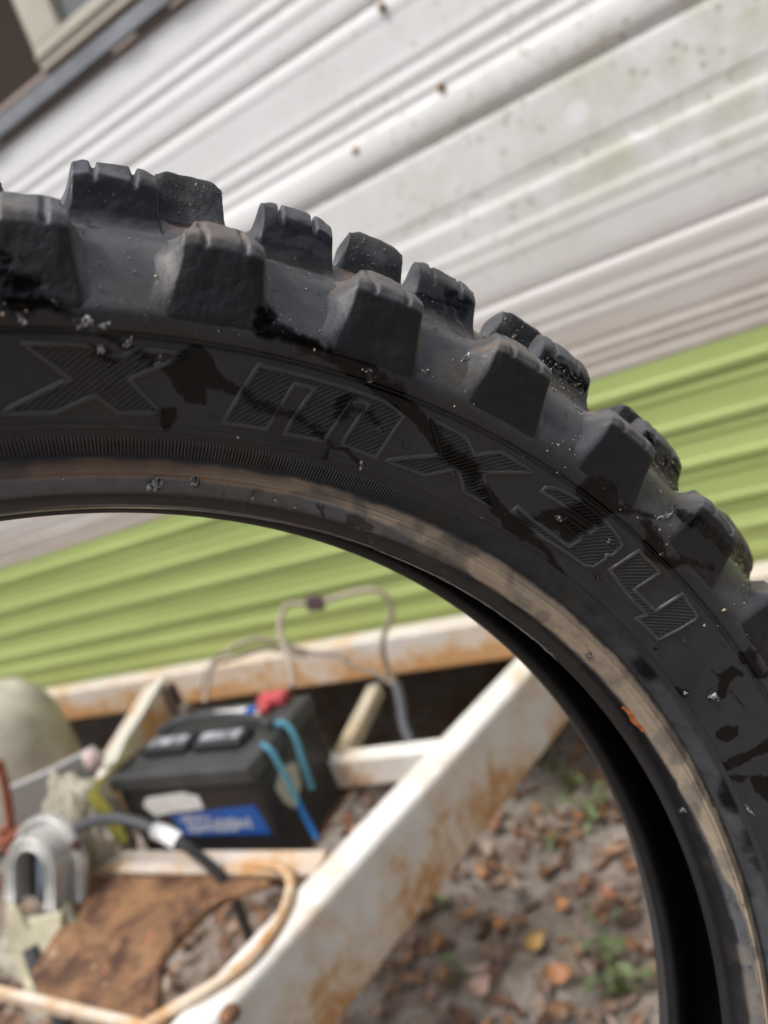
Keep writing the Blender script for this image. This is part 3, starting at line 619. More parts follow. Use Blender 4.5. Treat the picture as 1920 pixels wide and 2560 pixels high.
WET= [["p",0,[[87.117,283.49],[86.379,283.96],[85.812,282.09],[85.205,277.88],[83.859,274.98],[83.914,273.11],[84.986,273.87],[85.785,273.36],[85.732,269.79],[86.877,269.18],[87.347,271.92],[87.875,275.15],[88.487,277.42],[87.655,279.81]]],["l",2.1,[[84.035,274.24],[83.09,272.21],[81.683,270.55],[80.049,270.98],[77.824,266.81],[77.001,264.99],[76.182,265.26],[74.764,262.41]]],["l",2.0,[[77.209,265.44],[77.345,263.21],[77.367,260.76]]],["p",0,[[78.109,277.8],[77.005,281.15],[76.696,274.25],[77.63,272.1]]],["l",1.8,[[77.057,276.47],[75.659,276.98],[74.322,273.7]]],["l",7,[[83.265,294.51],[83.193,291.29]]],["l",5.5,[[83.178,290.64],[81.735,291.03],[80.609,289.76]]],["l",6,[[81.025,289.9],[79.285,288.55],[77.073,286.82]]],["l",5.5,[[77.553,287.16],[75.634,284.94],[73.784,282.58]]],["l",5.2,[[73.784,282.58],[71.438,278.69],[69.676,274.48]]],["l",6.5,[[69.676,274.48],[67.338,272.99],[66.748,270.66]]],["l",4.2,[[66.748,270.66],[64.95,268.09],[62.476,265.13]]],["l",6,[[62.476,265.13],[60.784,264.27]]],["l",3,[[60.784,264.27],[58.258,263.65],[56.095,259.99],[53.616,256.99]]],["p",0,[[60.928,269.87],[60.671,273.48],[59.342,279.06],[58.719,280.84],[59.538,283.44],[60.114,288.04],[58.982,292.0],[57.639,291.16],[56.924,287.28],[55.018,291.05],[53.309,294.56],[53.285,292.4],[55.702,287.63],[56.331,285.07],[56.517,279.25],[57.49,273.16],[59.392,269.89]]],["p",0,[[59.229,273.87],[57.922,275.02],[57.271,272.23],[57.621,269.11],[58.456,270.4]]],["p",0,[[54.477,288.07],[53.753,291.77],[52.972,290.2],[50.899,286.69],[49.736,290.17],[47.25,295.97],[47.251,294.1],[49.263,289.14],[49.669,283.83],[51.846,281.92]]],["l",6,[[51.252,301.58],[49.903,304.11],[48.637,304.78],[47.549,304.15],[46.716,305.22]]],["p",0,[[95.91,297.11],[94.453,296.28],[94.019,291.24],[93.407,290.54],[92.81,287.29],[93.239,287.19],[94.051,288.95],[94.819,286.94],[95.525,287.36],[96.046,290.36]]],["p",0,[[95.637,301.37],[94.85,302.43],[94.748,299.62],[95.577,299.41]]],["p",0,[[88.315,267.37],[87.375,267.45],[87.379,264.73],[87.716,261.24],[87.993,261.15],[88.329,264.38]]],["p",0,[[91.619,284.11],[90.591,283.4],[89.882,282.07],[89.382,279.82],[90.107,280.35],[90.936,282.21]]],["p",0,[[91.973,280.85],[91.05,280.57],[90.869,276.54],[91.108,276.48],[91.634,279.33]]],["l",2,[[89.382,279.82],[88.363,277.48]]],["p",0,[[40.43,274.03],[39.816,275.63],[39.812,277.79],[39.754,280.25],[38.693,282.09],[38.337,281.28],[38.792,279.31],[38.383,275.81],[37.616,272.82],[38.383,267.57],[38.739,267.05],[38.511,271.33],[39.18,274.15]]],["p",0,[[35.241,263.58],[35.53,265.88],[35.27,268.78],[34.655,270.76],[33.948,269.61],[33.696,267.01],[33.938,264.48],[34.689,262.93]]],["l",5.5,[[31.796,260.22],[31.774,267.3],[31.89,277.5]]],["p",0,[[29.947,267.12],[29.719,270.49],[29.045,272.66],[27.024,269.53],[28.307,266.57]]],["p",0,[[40.471,285.34],[40.454,287.22],[39.859,288.23],[38.849,286.31],[39.155,284.43],[39.557,282.8]]],["l",3,[[38.782,285.98],[37.734,285.76],[37.75,288.77]]],["p",0,[[30.876,260.55],[30.809,262.27],[30.118,265.73],[29.733,263.84],[29.759,262.63]]],["p",0,[[45.145,262.8],[45.089,264.94],[44.757,266.1],[44.631,265.07]]],["l",1,[[37.963,275.3],[35.905,276.46]]],["l",3.5,[[42.705,256.42],[41.325,257.72],[40.859,259.83],[39.84,262.51]]],["p",0,[[33.39,256.66],[31.975,260.41],[30.98,260.92],[27.379,257.12],[27.938,252.79]]],["p",0,[[28.325,255.63],[28.201,258.41],[24.649,254.45],[25.902,254.51]]],["l",2.5,[[35.231,255.85],[33.868,258.83],[32.862,258.21]]],["l",3,[[39.346,256.54],[38.676,258.39],[37.424,257.26]]],["p",0,[[74.431,247.18],[73.413,248.36],[71.744,246.27],[71.742,244.48],[73.885,244.01]]],["p",0,[[76.997,247.79],[75.996,248.41],[76.006,245.88],[75.521,243.77],[75.768,243.52]]]]
DROPS= [[88.18,247.01,4.5],[85.64,248.12,3],[79.72,246.17,2.6],[81.53,245.96,2],[84.36,246.6,1.4],[82.85,246.08,1],[83.51,245.88,0.8],[78.03,245.54,1.2],[78.76,245.79,0.8],[91.63,280.4,3.2],[90.3,282.71,3.0],[92.11,286.24,4.0],[92.71,286.33,3],[91.5,285.93,2.5],[95.15,286.19,2.4],[96.0,271.06,1.6],[95.22,270.53,1],[85.21,267.04,1.6],[91.05,276.77,1.8],[80.28,264.32,1.8],[74.56,273.57,1.6],[74.71,262.71,2.2],[73.33,293.05,2],[64.96,245.52,2.8],[59.57,246.76,1.6],[72.49,272.09,2],[68.4,270.09,2.6],[76.62,286.12,3.2],[72.04,305.35,1.8],[74.53,273.32,2.5],[54.91,277.99,3],[59.41,274.19,3],[53.53,267.31,2.4],[55.77,284.87,1.2],[61.72,285.04,1.6],[43.99,300.94,2.5],[42.92,307.06,3.4],[53.48,267.33,1.8],[46.07,282.73,1.2],[45.18,280.17,1.6],[38.45,269.45,4],[39.95,262.31,2.4],[43.98,272.85,2],[48.46,246.63,3],[44.91,264.46,2.2],[39.19,284.93,1.5],[48.43,246.58,2.8],[34.64,246.28,1.0],[32.48,257.25,1],[28.9,242.19,3],[16.63,242.09,1.4],[11.95,241.92,1],[9.1,242.36,1.2],[6.94,243.86,1.2],[19.3,245.7,1.2],[51.28,285.27,1.4],[69.46,306.35,1.6],[72.62,311.44,1.4],[72.59,315.05,1.2],[72.31,322.49,1]]

# ================================================================== THE TYRE (local axes: z = axle, towards the viewer)
TY_C = [-0.07469, -0.23900, -0.20663]
TY_N = [0.39438, 0.04358, 0.91791]
TY_X = [0.91879, 0.0, -0.39476]
TY_Y = [-0.01720, 0.99905, -0.04004]
tyre = empty('motocross_tyre', label='black knobbly motocross tyre, wet and muddy, held close in front of the camper', cat='tyre')
tyre.matrix_world = CAM_M @ Matrix([[TY_X[i], TY_Y[i], TY_N[i], TY_C[i]] for i in range(3)] + [[0, 0, 0, 1]])
ZM = -0.0165                                  # middle plane of the tyre
DEG = math.pi / 180

def dense(ctrl, n):
    P = np.array(spline(ctrl, 24)); L = np.r_[0, np.cumsum(np.hypot(*np.diff(P, axis=0).T))]
    s = np.linspace(0, L[-1], n); return np.c_[np.interp(s, L, P[:, 0]), np.interp(s, L, P[:, 1])]

BEAD = dense([(.2404, 0), (.2408, .0030), (.2423, .0066), (.2441, .0097), (.2452, .0112), (.2472, .0128), (.2497, .0139), (.2520, .0130), (.2537, .0120), (.2551, .0119), (.2562, .0126), (.2585, .0160), (.2604, .0190), (.2612, .0199)], 110)
SIDE = dense([(.2612, .0199), (.2630, .0214), (.2680, .0245), (.2740, .0278), (.2800, .0309), (.2847, .0333), (.2875, .0352), (.2905, .0362), (.2950, .0360), (.3020, .0340), (.3090, .0300),
              (.3140, .0247), (.3178, .0192), (.3232, .0112), (.3303, .0028), (.3350, -.0070), (.3365, ZM)], 210)
INNER = dense([(.3290, ZM), (.3270, 0), (.3170, .0160), (.3050, .0265), (.2930, .0290), (.2800, .0240), (.2680, .0150), (.2580, .0065), (.2500, .0000), (.2446, -.0032), (.2416, -.0026), (.2404, 0)], 90)

def arc_len(P): return np.r_[0, np.cumsum(np.hypot(*np.diff(P, axis=0).T))]
def normals(P):
    t = np.gradient(P, axis=0); t /= np.linalg.norm(t, axis=1)[:, None]; return np.c_[-t[:, 1], t[:, 0]]

def crease(P, r0, depth, wid, step=0.0):
    """a moulded line at radius r0: a thin groove and a step up beyond it"""
    Nn = normals(P); h = -depth * np.exp(-((P[:, 0] - r0) / wid) ** 2) + step * sstep(r0, r0 + 2 * wid, P[:, 0]) * (1 - sstep(r0 + .002, r0 + .009, P[:, 0]))
    return P + Nn * h[:, None]
SIDE_N = normals(SIDE)
if SIDE_N[60, 1] < 0: FL = -1
else: FL = 1
def outn(P): return FL * normals(P)
SIDE0 = SIDE.copy()
h = -.0007 * np.exp(-((SIDE[:, 0] - .2846) / .0006) ** 2) * (SIDE[:, 1] > .03) + .0011 * sstep(.2846, .2858, SIDE[:, 0]) * (1 - sstep(.288, .294, SIDE[:, 0])) * (SIDE[:, 1] > .03)
h = h + .0007 * np.exp(-((SIDE[:, 0] - .2622) / .0009) ** 2)
SIDE = SIDE + outn(SIDE) * h[:, None]
h = -.0006 * np.exp(-((arc_len(BEAD) - .0172) / .0005) ** 2)
BEAD = BEAD + outn(BEAD) * h[:, None]

def zside(r): return np.interp(r, SIDE0[:60, 0] if False else SIDE0[SIDE0[:, 1].argmax() * 0:100, 0], SIDE0[:100, 1])

def wet_fn(th, r, P):
    """0..1 wetness at angle th (deg), radius r (mm), from the outlines of the puddles and runs"""
    n1 = (fbm(P, 260, 2) - .5) * 1.6 + (fbm(P, 900, 2) - .5) * 0.9
    best = np.full(len(th), -9.0)
    for kind, wd, pts in WET:
        p = np.array(pts); x = -p[:, 0] * DEG * 275; y = p[:, 1]
        X = -th * DEG * 275; Y = r
        m = (X > x.min() - 8) & (X < x.max() + 8) & (Y > y.min() - 8) & (Y < y.max() + 8)
        if not m.any(): continue
        Xm, Ym = X[m], Y[m]; d = np.full(len(Xm), 1e9); ins = np.zeros(len(Xm), bool); k = len(p)
        for i in range(k if kind == 'p' else k - 1):
            x0, y0, x1, y1 = x[i], y[i], x[(i + 1) % k], y[(i + 1) % k]
            dx, dy = x1 - x0, y1 - y0; t = np.clip(((Xm - x0) * dx + (Ym - y0) * dy) / (dx * dx + dy * dy + 1e-9), 0, 1)
            d = np.minimum(d, np.hypot(Xm - x0 - t * dx, Ym - y0 - t * dy))
            if kind == 'p':
                c = ((y0 > Ym) != (y1 > Ym)) & (Xm < dx * (Ym - y0) / (dy if abs(dy) > 1e-9 else 1e-9) + x0); ins ^= c
        v = np.where(ins, d, -d) if kind == 'p' else wd / 2 * 0.85 - d
        best[m] = np.maximum(best[m], v)
    sf = np.where(r > 286, 1.1, .25)
    return sstep(-sf, sf, best + n1 * np.where(r > 286, 2.4, 1))

def polar_of(V):
    return np.degrees(np.arctan2(V[:, 1], V[:, 0])), np.hypot(V[:, 0], V[:, 1]) * 1000

# angle samples: fine where the photograph looks, coarse round the back
TH = np.r_[np.arange(-24, 112, .13), np.arange(112, 336, 1.0)]
def revolve(sec, th=TH, closed=True):
    c, s = np.cos(th * DEG), np.sin(th * DEG); n, k = len(th), len(sec)
    V = np.stack([c[:, None] * sec[None, :, 0], s[:, None] * sec[None, :, 0], np.broadcast_to(sec[None, :, 1], (n, k))], -1).reshape(-1, 3)
    i = np.arange(n if closed else n - 1)[:, None]; j = np.arange(k - 1)[None, :]; i2 = (i + 1) % n
    Q = np.stack(np.broadcast_arrays(i * k + j, i2 * k + j, i2 * k + j + 1, i * k + j + 1), -1).reshape(-1, 4)
    return V, Q

# ---- rubber
def rubber(name, dry=(.0115, .013, .0155), tan=False, rough=.39, worn=False):
    n = N(name); co = n.co()
    f1 = n.noise(22, 5, .6, co); f2 = n.noise(180, 5, .65, co); f3 = n.noise(1500, 2, .5, co)
    base = n.mix(n.ramp(f1, .3, .7), tuple(c * .75 for c in dry), tuple(c * 1.3 for c in dry))
    dust_sheen = n.attr('dust_sheen'); dm = n.math('MULTIPLY', dust_sheen, n.ramp(f2, .2, .8, .45, 1.0))  # one grey for real dust and for painted sheen
    base = n.mix(dm, base, n.mix(n.ramp(f1, .50, .66), (.140, .146, .158), (.150, .138, .122)))
    soil = n.attr('soil'); base = n.mix(n.math('MULTIPLY', soil, n.ramp(f2, .30, .60)), base, n.mix(f1, (.20, .125, .08), (.30, .225, .155)))
    sp = n.ramp(n.voro(420, co), .10, .05); sp = n.math('MULTIPLY', sp, n.ramp(f1, .52, .62)); base = n.mix(n.math('MULTIPLY', sp, .55), base, (.22, .19, .16))
    if worn:                                              # moulded corners rub pale
        pt = n.t.nodes.new('ShaderNodeNewGeometry').outputs['Pointiness']
        e_ = n.math('MULTIPLY', n.ramp(pt, .515, .56), n.ramp(f2, .35, .6)); base = n.mix(n.math('MULTIPLY', e_, .55), base, (.12, .118, .115))
    wet = n.attr('wet')  # wetness; on the bead lip also the painted shade of its downward face
    rgh = n.ramp(f2, .25, .75, rough - .08, rough + .09)
    if tan:
        t = n.attr('tan'); g = n.attr('tanw')
        tc = n.mix(g, n.mix(f2, (.17, .11, .07), (.30, .20, .13)), n.mix(f2, (.42, .32, .215), (.64, .52, .385)))
        tc = n.mix(n.math('MULTIPLY', n.ramp(n.noise(60, 6, .7, co), .55, .75), .6), tc, (.08, .065, .05))
        base = n.mix(t, base, tc); rgh = n.mixf(t, rgh, .75)
    base = n.mix(wet, base, n.mix(.35, (.003, .003, .003), base) if tan else (.0032, .003, .003))
    rgh = n.mixf(wet, rgh, .11)
    n.set(Base_Color=base, Roughness=rgh); n.put(n.b.inputs['IOR'], n.mixf(wet, 1.42, 1.31))
    hgt = n.math('ADD', n.math('MULTIPLY', f3, .5), f2)
    if worn: hgt = n.math('ADD', n.math('MULTIPLY', n.noise(420, 4, .7, co), 1.6), n.math('MULTIPLY', hgt, 1.2))
    n.bump(n.math('MULTIPLY', hgt, n.math('SUBTRACT', 1.0, n.math('MULTIPLY', wet, .75))), .26 if worn else .22, .0007 if worn else .0006)
    return n.m
M_RUB = rubber('sidewall_rubber')
M_BEAD = rubber('bead_rubber', (.030, .032, .038), tan=True, rough=.48)
M_KNOB = rubber('knob_rubber', (.0070, .0078, .0092), rough=.46, worn=True)
M_IN = plain('inner_rubber', (.012, .012, .012), .55, var=.4, sc=60, bump=.1)

# ---- carcass: near side, crown, far side
FAR = np.c_[SIDE[::-1, 0], 2 * ZM - SIDE[::-1, 1]][::3]
V, Q = revolve(np.r_[SIDE, FAR[1:]])
TH_V, R_V = polar_of(V)
near = V[:, 2] > -.012
wet = np.zeros(len(V)); vis = near & (R_V < 312) & (TH_V > -24) & (TH_V < 112)
wet[vis] = wet_fn(TH_V[vis], R_V[vis], V[vis])
gloss = sstep(313, 320, R_V) * near * sstep(.52, .60, fbm(V, 55, 3)) * sstep(52, 66, TH_V)
soil = sstep(322, 328, R_V) * sstep(.38, .58, fbm(V + 2, 70, 3))
wet = np.maximum(wet, gloss * .8)
dust_sheen = np.clip(.20 + .66 * sstep(286, 297, R_V) * (R_V < 326) + 1.0 * sstep(322, 330, R_V), 0, 1) * (.55 + .45 * sstep(.3, .6, fbm(V, 40, 3)))  # dust, plus the bluish sky sheen between knobs put into the colour
tyre_carcass = link('carcass', np_mesh('carcass', V, Q, M_RUB, True, {'wet': wet, 'dust_sheen': dust_sheen, 'soil': soil}), tyre)

def carcass_dust_sheen(V):  # same dust and painted sheen, so knob flanks blend in
    r = np.hypot(V[:, 0], V[:, 1]) * 1000
    return np.clip(.20 + .66 * sstep(286, 297, r) * (r < 326) + 1.0 * sstep(322, 330, r), 0, 1) * (.55 + .45 * sstep(.3, .6, fbm(V, 40, 3)))
# ---- near bead with its ribbed chafer band and the tan stain
V, Q = revolve(BEAD)
a_ = np.tile(arc_len(BEAD), len(TH)); th_, r_ = polar_of(V)
nn = (fbm(V, 120, 3) - .5) * 2; nf = (fbm(V, 700, 3) - .5) * 2
inner_edge = .0166 - .0052 * sstep(76, 58, th_) * sstep(14, 30, th_) + nn * .0016 * sstep(80, 60, th_) + nf * .0006
outer_edge = .0226 + nn * .0010 + nf * .0012
tanv = sstep(-.0009, .0007, a_ - inner_edge + nf * .0006) * sstep(.0010, -.0010, a_ - outer_edge + nf * .0008) * (.80 + .2 * nn)
tanv = np.maximum(tanv, .25 * sstep(80, 66, th_) * sstep(.004, .012, a_) * sstep(.0170, .0160, a_) * sstep(.45, .7, fbm(V, 90, 3)))
tanv *= 1 - .55 * sstep(.56, .68, fbm(V + 3, 70, 3))
tanv *= .72 + .5 * (fbm(np.c_[th_ * .30, a_ * 5200, 0 * a_], 1.0, 3))
crk = np.exp(-((a_ - .0196 - .0005 * nn) / .00016) ** 2) * (th_ < 78) * sstep(.42, .5, fbm(V, 60, 2))
tanv *= 1 - .6 * crk
vis = (th_ > -24) & (th_ < 112)
wet = np.zeros(len(V)); wet[vis] = wet_fn(th_[vis], r_[vis], V[vis])
wet = wet * (1 - sstep(.0236, .0246, a_))
wet = np.maximum(wet, .95 * sstep(.0112, .0100, a_))  # black lip: wet, with the shade of its downward face put in too
wet = np.maximum(wet, .8 * sstep(.57, .62, fbm(V + 5, 60, 3)) * (a_ < .012) * (th_ < 75))
dust_sheen = np.clip(1.0 * sstep(.0105, .0125, a_) * sstep(.0180, .0172, a_) * sstep(.02, .35, fbm(V, 60, 3)), 0, 1) + .06  # grey bead band, its lit look put into the colour
link('bead', np_mesh('bead', V, Q, M_BEAD, True, {'wet': wet, 'dust_sheen': dust_sheen, 'tan': tanv, 'tanw': sstep(90, 66, th_)}), tyre)

far_bead = np.c_[BEAD[::-1, 0], 2 * ZM - BEAD[::-1, 1]][::2]
V, Q = revolve(far_bead, np.arange(-24, 336, 1.0))
ob = link('bead', np_mesh('far_bead', V, Q, M_BEAD, True, {'wet': np.zeros(len(V)), 'dust_sheen': np.full(len(V), .25), 'tan': np.zeros(len(V)), 'tanw': np.zeros(len(V))}), tyre)
ob['label'] = 'plain black bead on the far side'
inn = np.r_[np.c_[INNER[::-1, 0], 2 * ZM - INNER[::-1, 1]], INNER[1:]]
V, Q = revolve(inn, np.arange(-24, 336, 1.0))
link('inner_liner', np_mesh('inner_liner', V, Q, M_IN), tyre)

# ---- ribs of the chafer band
NR = 1640; ab = arc_len(BEAD); rows = [np.array([np.interp(a, ab, BEAD[:, 0]), np.interp(a, ab, BEAD[:, 1])]) for a in (.0236, .0246, .0275, .0305, .0322)]
nb = outn(BEAD); rn = [np.array([np.interp(a, ab, nb[:, 0]), np.interp(a, ab, nb[:, 1])]) for a in (.0236, .0246, .0275, .0305, .0322)]
hh = [-.0002, .00075, .0008, .00075, -.0002]
ang = np.arange(NR) * 2 * math.pi / NR; half = .26 * 2 * math.pi / NR; Vs = []
for k in range(5):
    for dth, up in ((-half * 1.5, -.0002), (-half * .6, hh[k]), (half * .6, hh[k]), (half * 1.5, -.0002)):
        p = rows[k] + rn[k] * up; sk = (k - 2) * .0006
        Vs.append(np.c_[p[0] * np.cos(ang + dth + sk), p[0] * np.sin(ang + dth + sk), np.full(NR, p[1])])
V = np.stack(Vs, 1).reshape(-1, 3)
q = [(k * 4 + c, k * 4 + c + 1, k * 4 + c + 5, k * 4 + c + 4) for k in range(4) for c in range(3)]
Q = (np.arange(NR)[:, None, None] * 20 + np.array(q)[None]).reshape(-1, 4)
th_, r_ = polar_of(V); vis = (th_ > -24) & (th_ < 112); wet = .9 * sstep(.50, .72, fbm(V * [1, 1, 1.5], 75, 3)) * sstep(60, 45, th_)
tag(link('chafer_rib', np_mesh('chafer_rib', V, Q, M_RUB, False, {'wet': wet, 'dust_sheen': np.tile(np.repeat([.1, .9, 1, .9, .3], 4) * np.tile([0, 1, 1, 0], 5), NR)}), tyre), kind='stuff')  # rib tops painted grey as if lit, grooves left black

# ---- tread knobs
KIND = {  # section outlines (r, z), half widths in degrees at foot and top, wall widths in mm
    'shoulder': dict(T=[(.2868, .0354), (.2900, .0372), (.2960, .0374), (.3040, .0378), (.3105, .0381), (.3130, .0376), (.3150, .0358), (.3185, .0308), (.3218, .0262), (.3232, .0238), (.3228, .0220), (.3205, .0203)],
                     L=(2.75, 2.05), R=(2.35, 2.05), wl=9.0, wr=5.0, sipe=[(-1.0, .16), (1.0, .16)], sv=(.50, .86)),
    'middle': dict(T=[(.3130, .0258), (.3155, .0225), (.3178, .0190), (.3200, .0158), (.3228, .0130), (.3265, .0107), (.3315, .0086), (.3372, .0068), (.3398, .0056), (.3432, .0030), (.3468, -.0004), (.3488, -.0038), (.3490, -.0056), (.3470, -.0072), (.3405, -.0086), (.3345, -.0105)],
                   L=(2.5, 2.0), R=(2.1, 2.05), wl=6.0, wr=1.7, sipe=[(-.95, .15), (1.0, .15)], sv=(.50, .80)),
    'centre': dict(T=[(.3345, -.0050), (.3380, -.0062), (.3450, -.0072), (.3505, -.0080), (.3525, -.0095), (.3533, -.0125), (.3536, ZM), (.3533, -.0205), (.3525, -.0235), (.3505, -.0250), (.3450, -.0258), (.3380, -.0268), (.3345, -.0280)],
                   L=(2.0, 1.75), R=(2.0, 1.75), wl=4.0, wr=4.0, sipe=[], sv=(.3, .7)),
}
FULL = np.r_[SIDE0, np.c_[SIDE0[::-1, 0], 2 * ZM - SIDE0[::-1, 1]][1:]]
def knob_grid(kind, c, nu=84, nv=76, mirror=False, seed=0):
    K = KIND[kind]; T = dense(K['T'], nv)
    i0 = np.hypot(*(FULL - T[0]).T).argmin(); i1 = np.hypot(*(FULL - T[-1]).T).argmin()
    cs = FULL[i0:i1 + 1]; L = arc_len(cs); s = np.linspace(0, L[-1], nv)
    Cc = np.c_[np.interp(s, L, cs[:, 0]), np.interp(s, L, cs[:, 1])]; nC = outn(Cc)
    # outlines bulge over the carcass: never below it
    rr = T[:, 0].mean(); mm = 1 / (rr * DEG * 1000)         # degrees per mm
    u = np.linspace(c + K['L'][0] + K['wl'] * mm, c - K['R'][0] - K['wr'] * mm, nu)
    fv = np.linspace(0, 1, nv); topness = sstep(0, .45, fv) * (1 if kind == 'shoulder' else 1)
    left = c + K['L'][0] + (K['L'][1] - K['L'][0]) * topness; right = c - K['R'][0] - (K['R'][1] - K['R'][0]) * topness
    if kind == 'shoulder': left = left - .8 * sstep(.52, .85, fv); right = right + .35 * sstep(.52, .85, fv)
    U = u[:, None]; tl = 1 - np.clip((U - left[None]) / (K['wl'] * mm), 0, 1); tr = 1 - np.clip((right[None] - U) / (K['wr'] * mm), 0, 1)
    t = np.minimum(tl, tr); m = t ** 2.5
    rnd = sstep(0, .9, np.minimum(left[None] - U, U - right[None]) * 1.0)          # slightly domed top edge
    m = m * (1 - .085 * (1 - rnd) ** 2)
    for su, sw in K['sipe']:
        g = np.exp(-((U - c - su) / sw) ** 4); m = m - .16 * g * (sstep(K['sv'][0] - .03, K['sv'][0] + .02, fv) * (1 - sstep(K['sv'][1] - .02, K['sv'][1] + .04, fv)))[None] * t
    P = Cc[None] * (1 - m[..., None]) + T[None] * m[..., None] - nC[None] * (.00025 * (1 - sstep(0, .12, m)))[..., None]
    ends = np.minimum(fv, 1 - fv); P = P - nC[None] * (.0003 * (1 - sstep(0, .05, ends)))[None, :, None]
    r, z = P[..., 0], P[..., 1]
    if mirror: z = 2 * ZM - z
    a = u[:, None] * DEG; V = np.stack([r * np.cos(a), r * np.sin(a), z], -1).reshape(-1, 3)
    nz = (fbm(V + seed, 130, 3) - .5) * .0011 + (fbm(V + seed, 500, 2) - .5) * .0004
    rad = np.stack([np.cos(a) * np.ones_like(r), np.sin(a) * np.ones_like(r), np.zeros_like(r)], -1).reshape(-1, 3)
    axd = np.array([0, 0, -1. if mirror else 1.]); dirv = rad * .7 + axd * .7
    V = V + dirv * (nz * m.reshape(-1) ** .7)[:, None]
    i = np.arange(nu - 1)[:, None]; j = np.arange(nv - 1)[None]
    Q = np.stack(np.broadcast_arrays(i * nv + j, (i + 1) * nv + j, (i + 1) * nv + j + 1, i * nv + j + 1), -1).reshape(-1, 4)
    if mirror: Q = Q[:, ::-1]
    return V, Q, m.reshape(-1), np.tile(fv, nu)

PITCH = 360 / 38
def knob_mesh(kind, c, mirror=False, hero=False, seed=0):
    V, Q, m, fv = knob_grid(kind, c, 84 if hero else 30, 76 if hero else 30, mirror, seed)
    th, r = polar_of(V); n1 = fbm(V + seed, 60, 3)
    wet = np.zeros(len(V))
    if hero:
        if kind == 'shoulder': wet = wet_fn(th, r, V)
        if kind == 'middle': wet = sstep(.38, .48, n1) * sstep(.22, .34, fv) * (1 - sstep(.53, .57, fv))
        if kind == 'middle': wet = np.maximum(wet, .8 * sstep(.50, .58, fbm(V + 9, 75, 2)) * sstep(.1, .25, fv) * (fv < .5))
    if kind == 'shoulder': dust_sheen = .03 + .85 * sstep(.50, .56, fv) * sstep(.97, .8, fv)  # dusty top painted lighter as if lit, face kept dark
    elif kind == 'middle': dust_sheen = .05 + .75 * sstep(.54, .60, fv) * sstep(.3, .6, n1)  # top brightened: light put into the colour over some dust
    else: dust_sheen = .12 + .5 * sstep(.45, .65, n1)
    if kind == 'shoulder': dust_sheen = dust_sheen + .9 * np.exp(-((fv - .505) / .018) ** 2) * m  # pale strip along the edge: wear and a painted highlight
    if kind == 'middle': dust_sheen = dust_sheen + 1.1 * np.exp(-((fv - .555) / .02) ** 2) * m * sstep(.35, .6, fbm(V + 6, 150, 2)); wet = wet * (1 - .8 * np.exp(-((fv - .555) / .03) ** 2))  # bluish highlight on the top edge painted in with the wear
    soil = {'shoulder': .55 * sstep(.80, .97, fv) * sstep(.4, .6, n1) + .42 * sstep(.51, .56, fv) * sstep(.3, .6, fbm(V + 4, 90, 3)), 'middle': sstep(.72, .88, fv) * sstep(.38, .55, n1), 'centre': (1 - sstep(.05, .45, m)) * sstep(.35, .5, n1)}[kind]
    if hero and kind != 'shoulder' and -12 < c < 100:
        w_ = (fv < (.5 if kind == 'middle' else .33)) * (m > .3) * sstep(.36, .56, fbm(V + 11, 90, 3)) * (1.0 if kind == 'centre' or c < 66 else .12)
        pick = rng.choice(len(V), int(min(190, .09 * w_.sum() + 1)), p=(w_ + 1e-9) / (w_ + 1e-9).sum()); GRIT.append(V[pick])
    k_ = sstep(.15, .98, m) * (sstep(.12, .30, fv) if kind == 'middle' else 1); dust_sheen = np.clip(dust_sheen, 0, 1) * k_ + carcass_dust_sheen(V) * (1 - k_)
    return np_mesh('tread_knob', V, Q, M_KNOB, True, {'wet': wet, 'dust_sheen': dust_sheen, 'soil': soil})
generic = {}; GRIT = []
for kind, phase in (('shoulder', 85.6), ('middle', 90.5), ('centre', 86.6)):
    for mirror in ((False, True) if kind != 'centre' else (False,)):
        cnt = {'centre': 32, 'middle': 37, 'shoulder': 39}[kind]; pt = 360 / cnt
        for k in range(cnt):
            c = phase + pt * (2 - k)
            hero = (-12 < c < 108) and not mirror
            if hero:
                me = knob_mesh(kind, c, mirror, True, k * 1.37); rot = 0
            else:
                if (kind, mirror) not in generic: generic[kind, mirror] = knob_mesh(kind, 0, mirror, False, 2.2)
                me = generic[kind, mirror]; rot = c * DEG
            ob = link('tread_knob', me, tyre); ob.rotation_euler = (0, 0, rot)

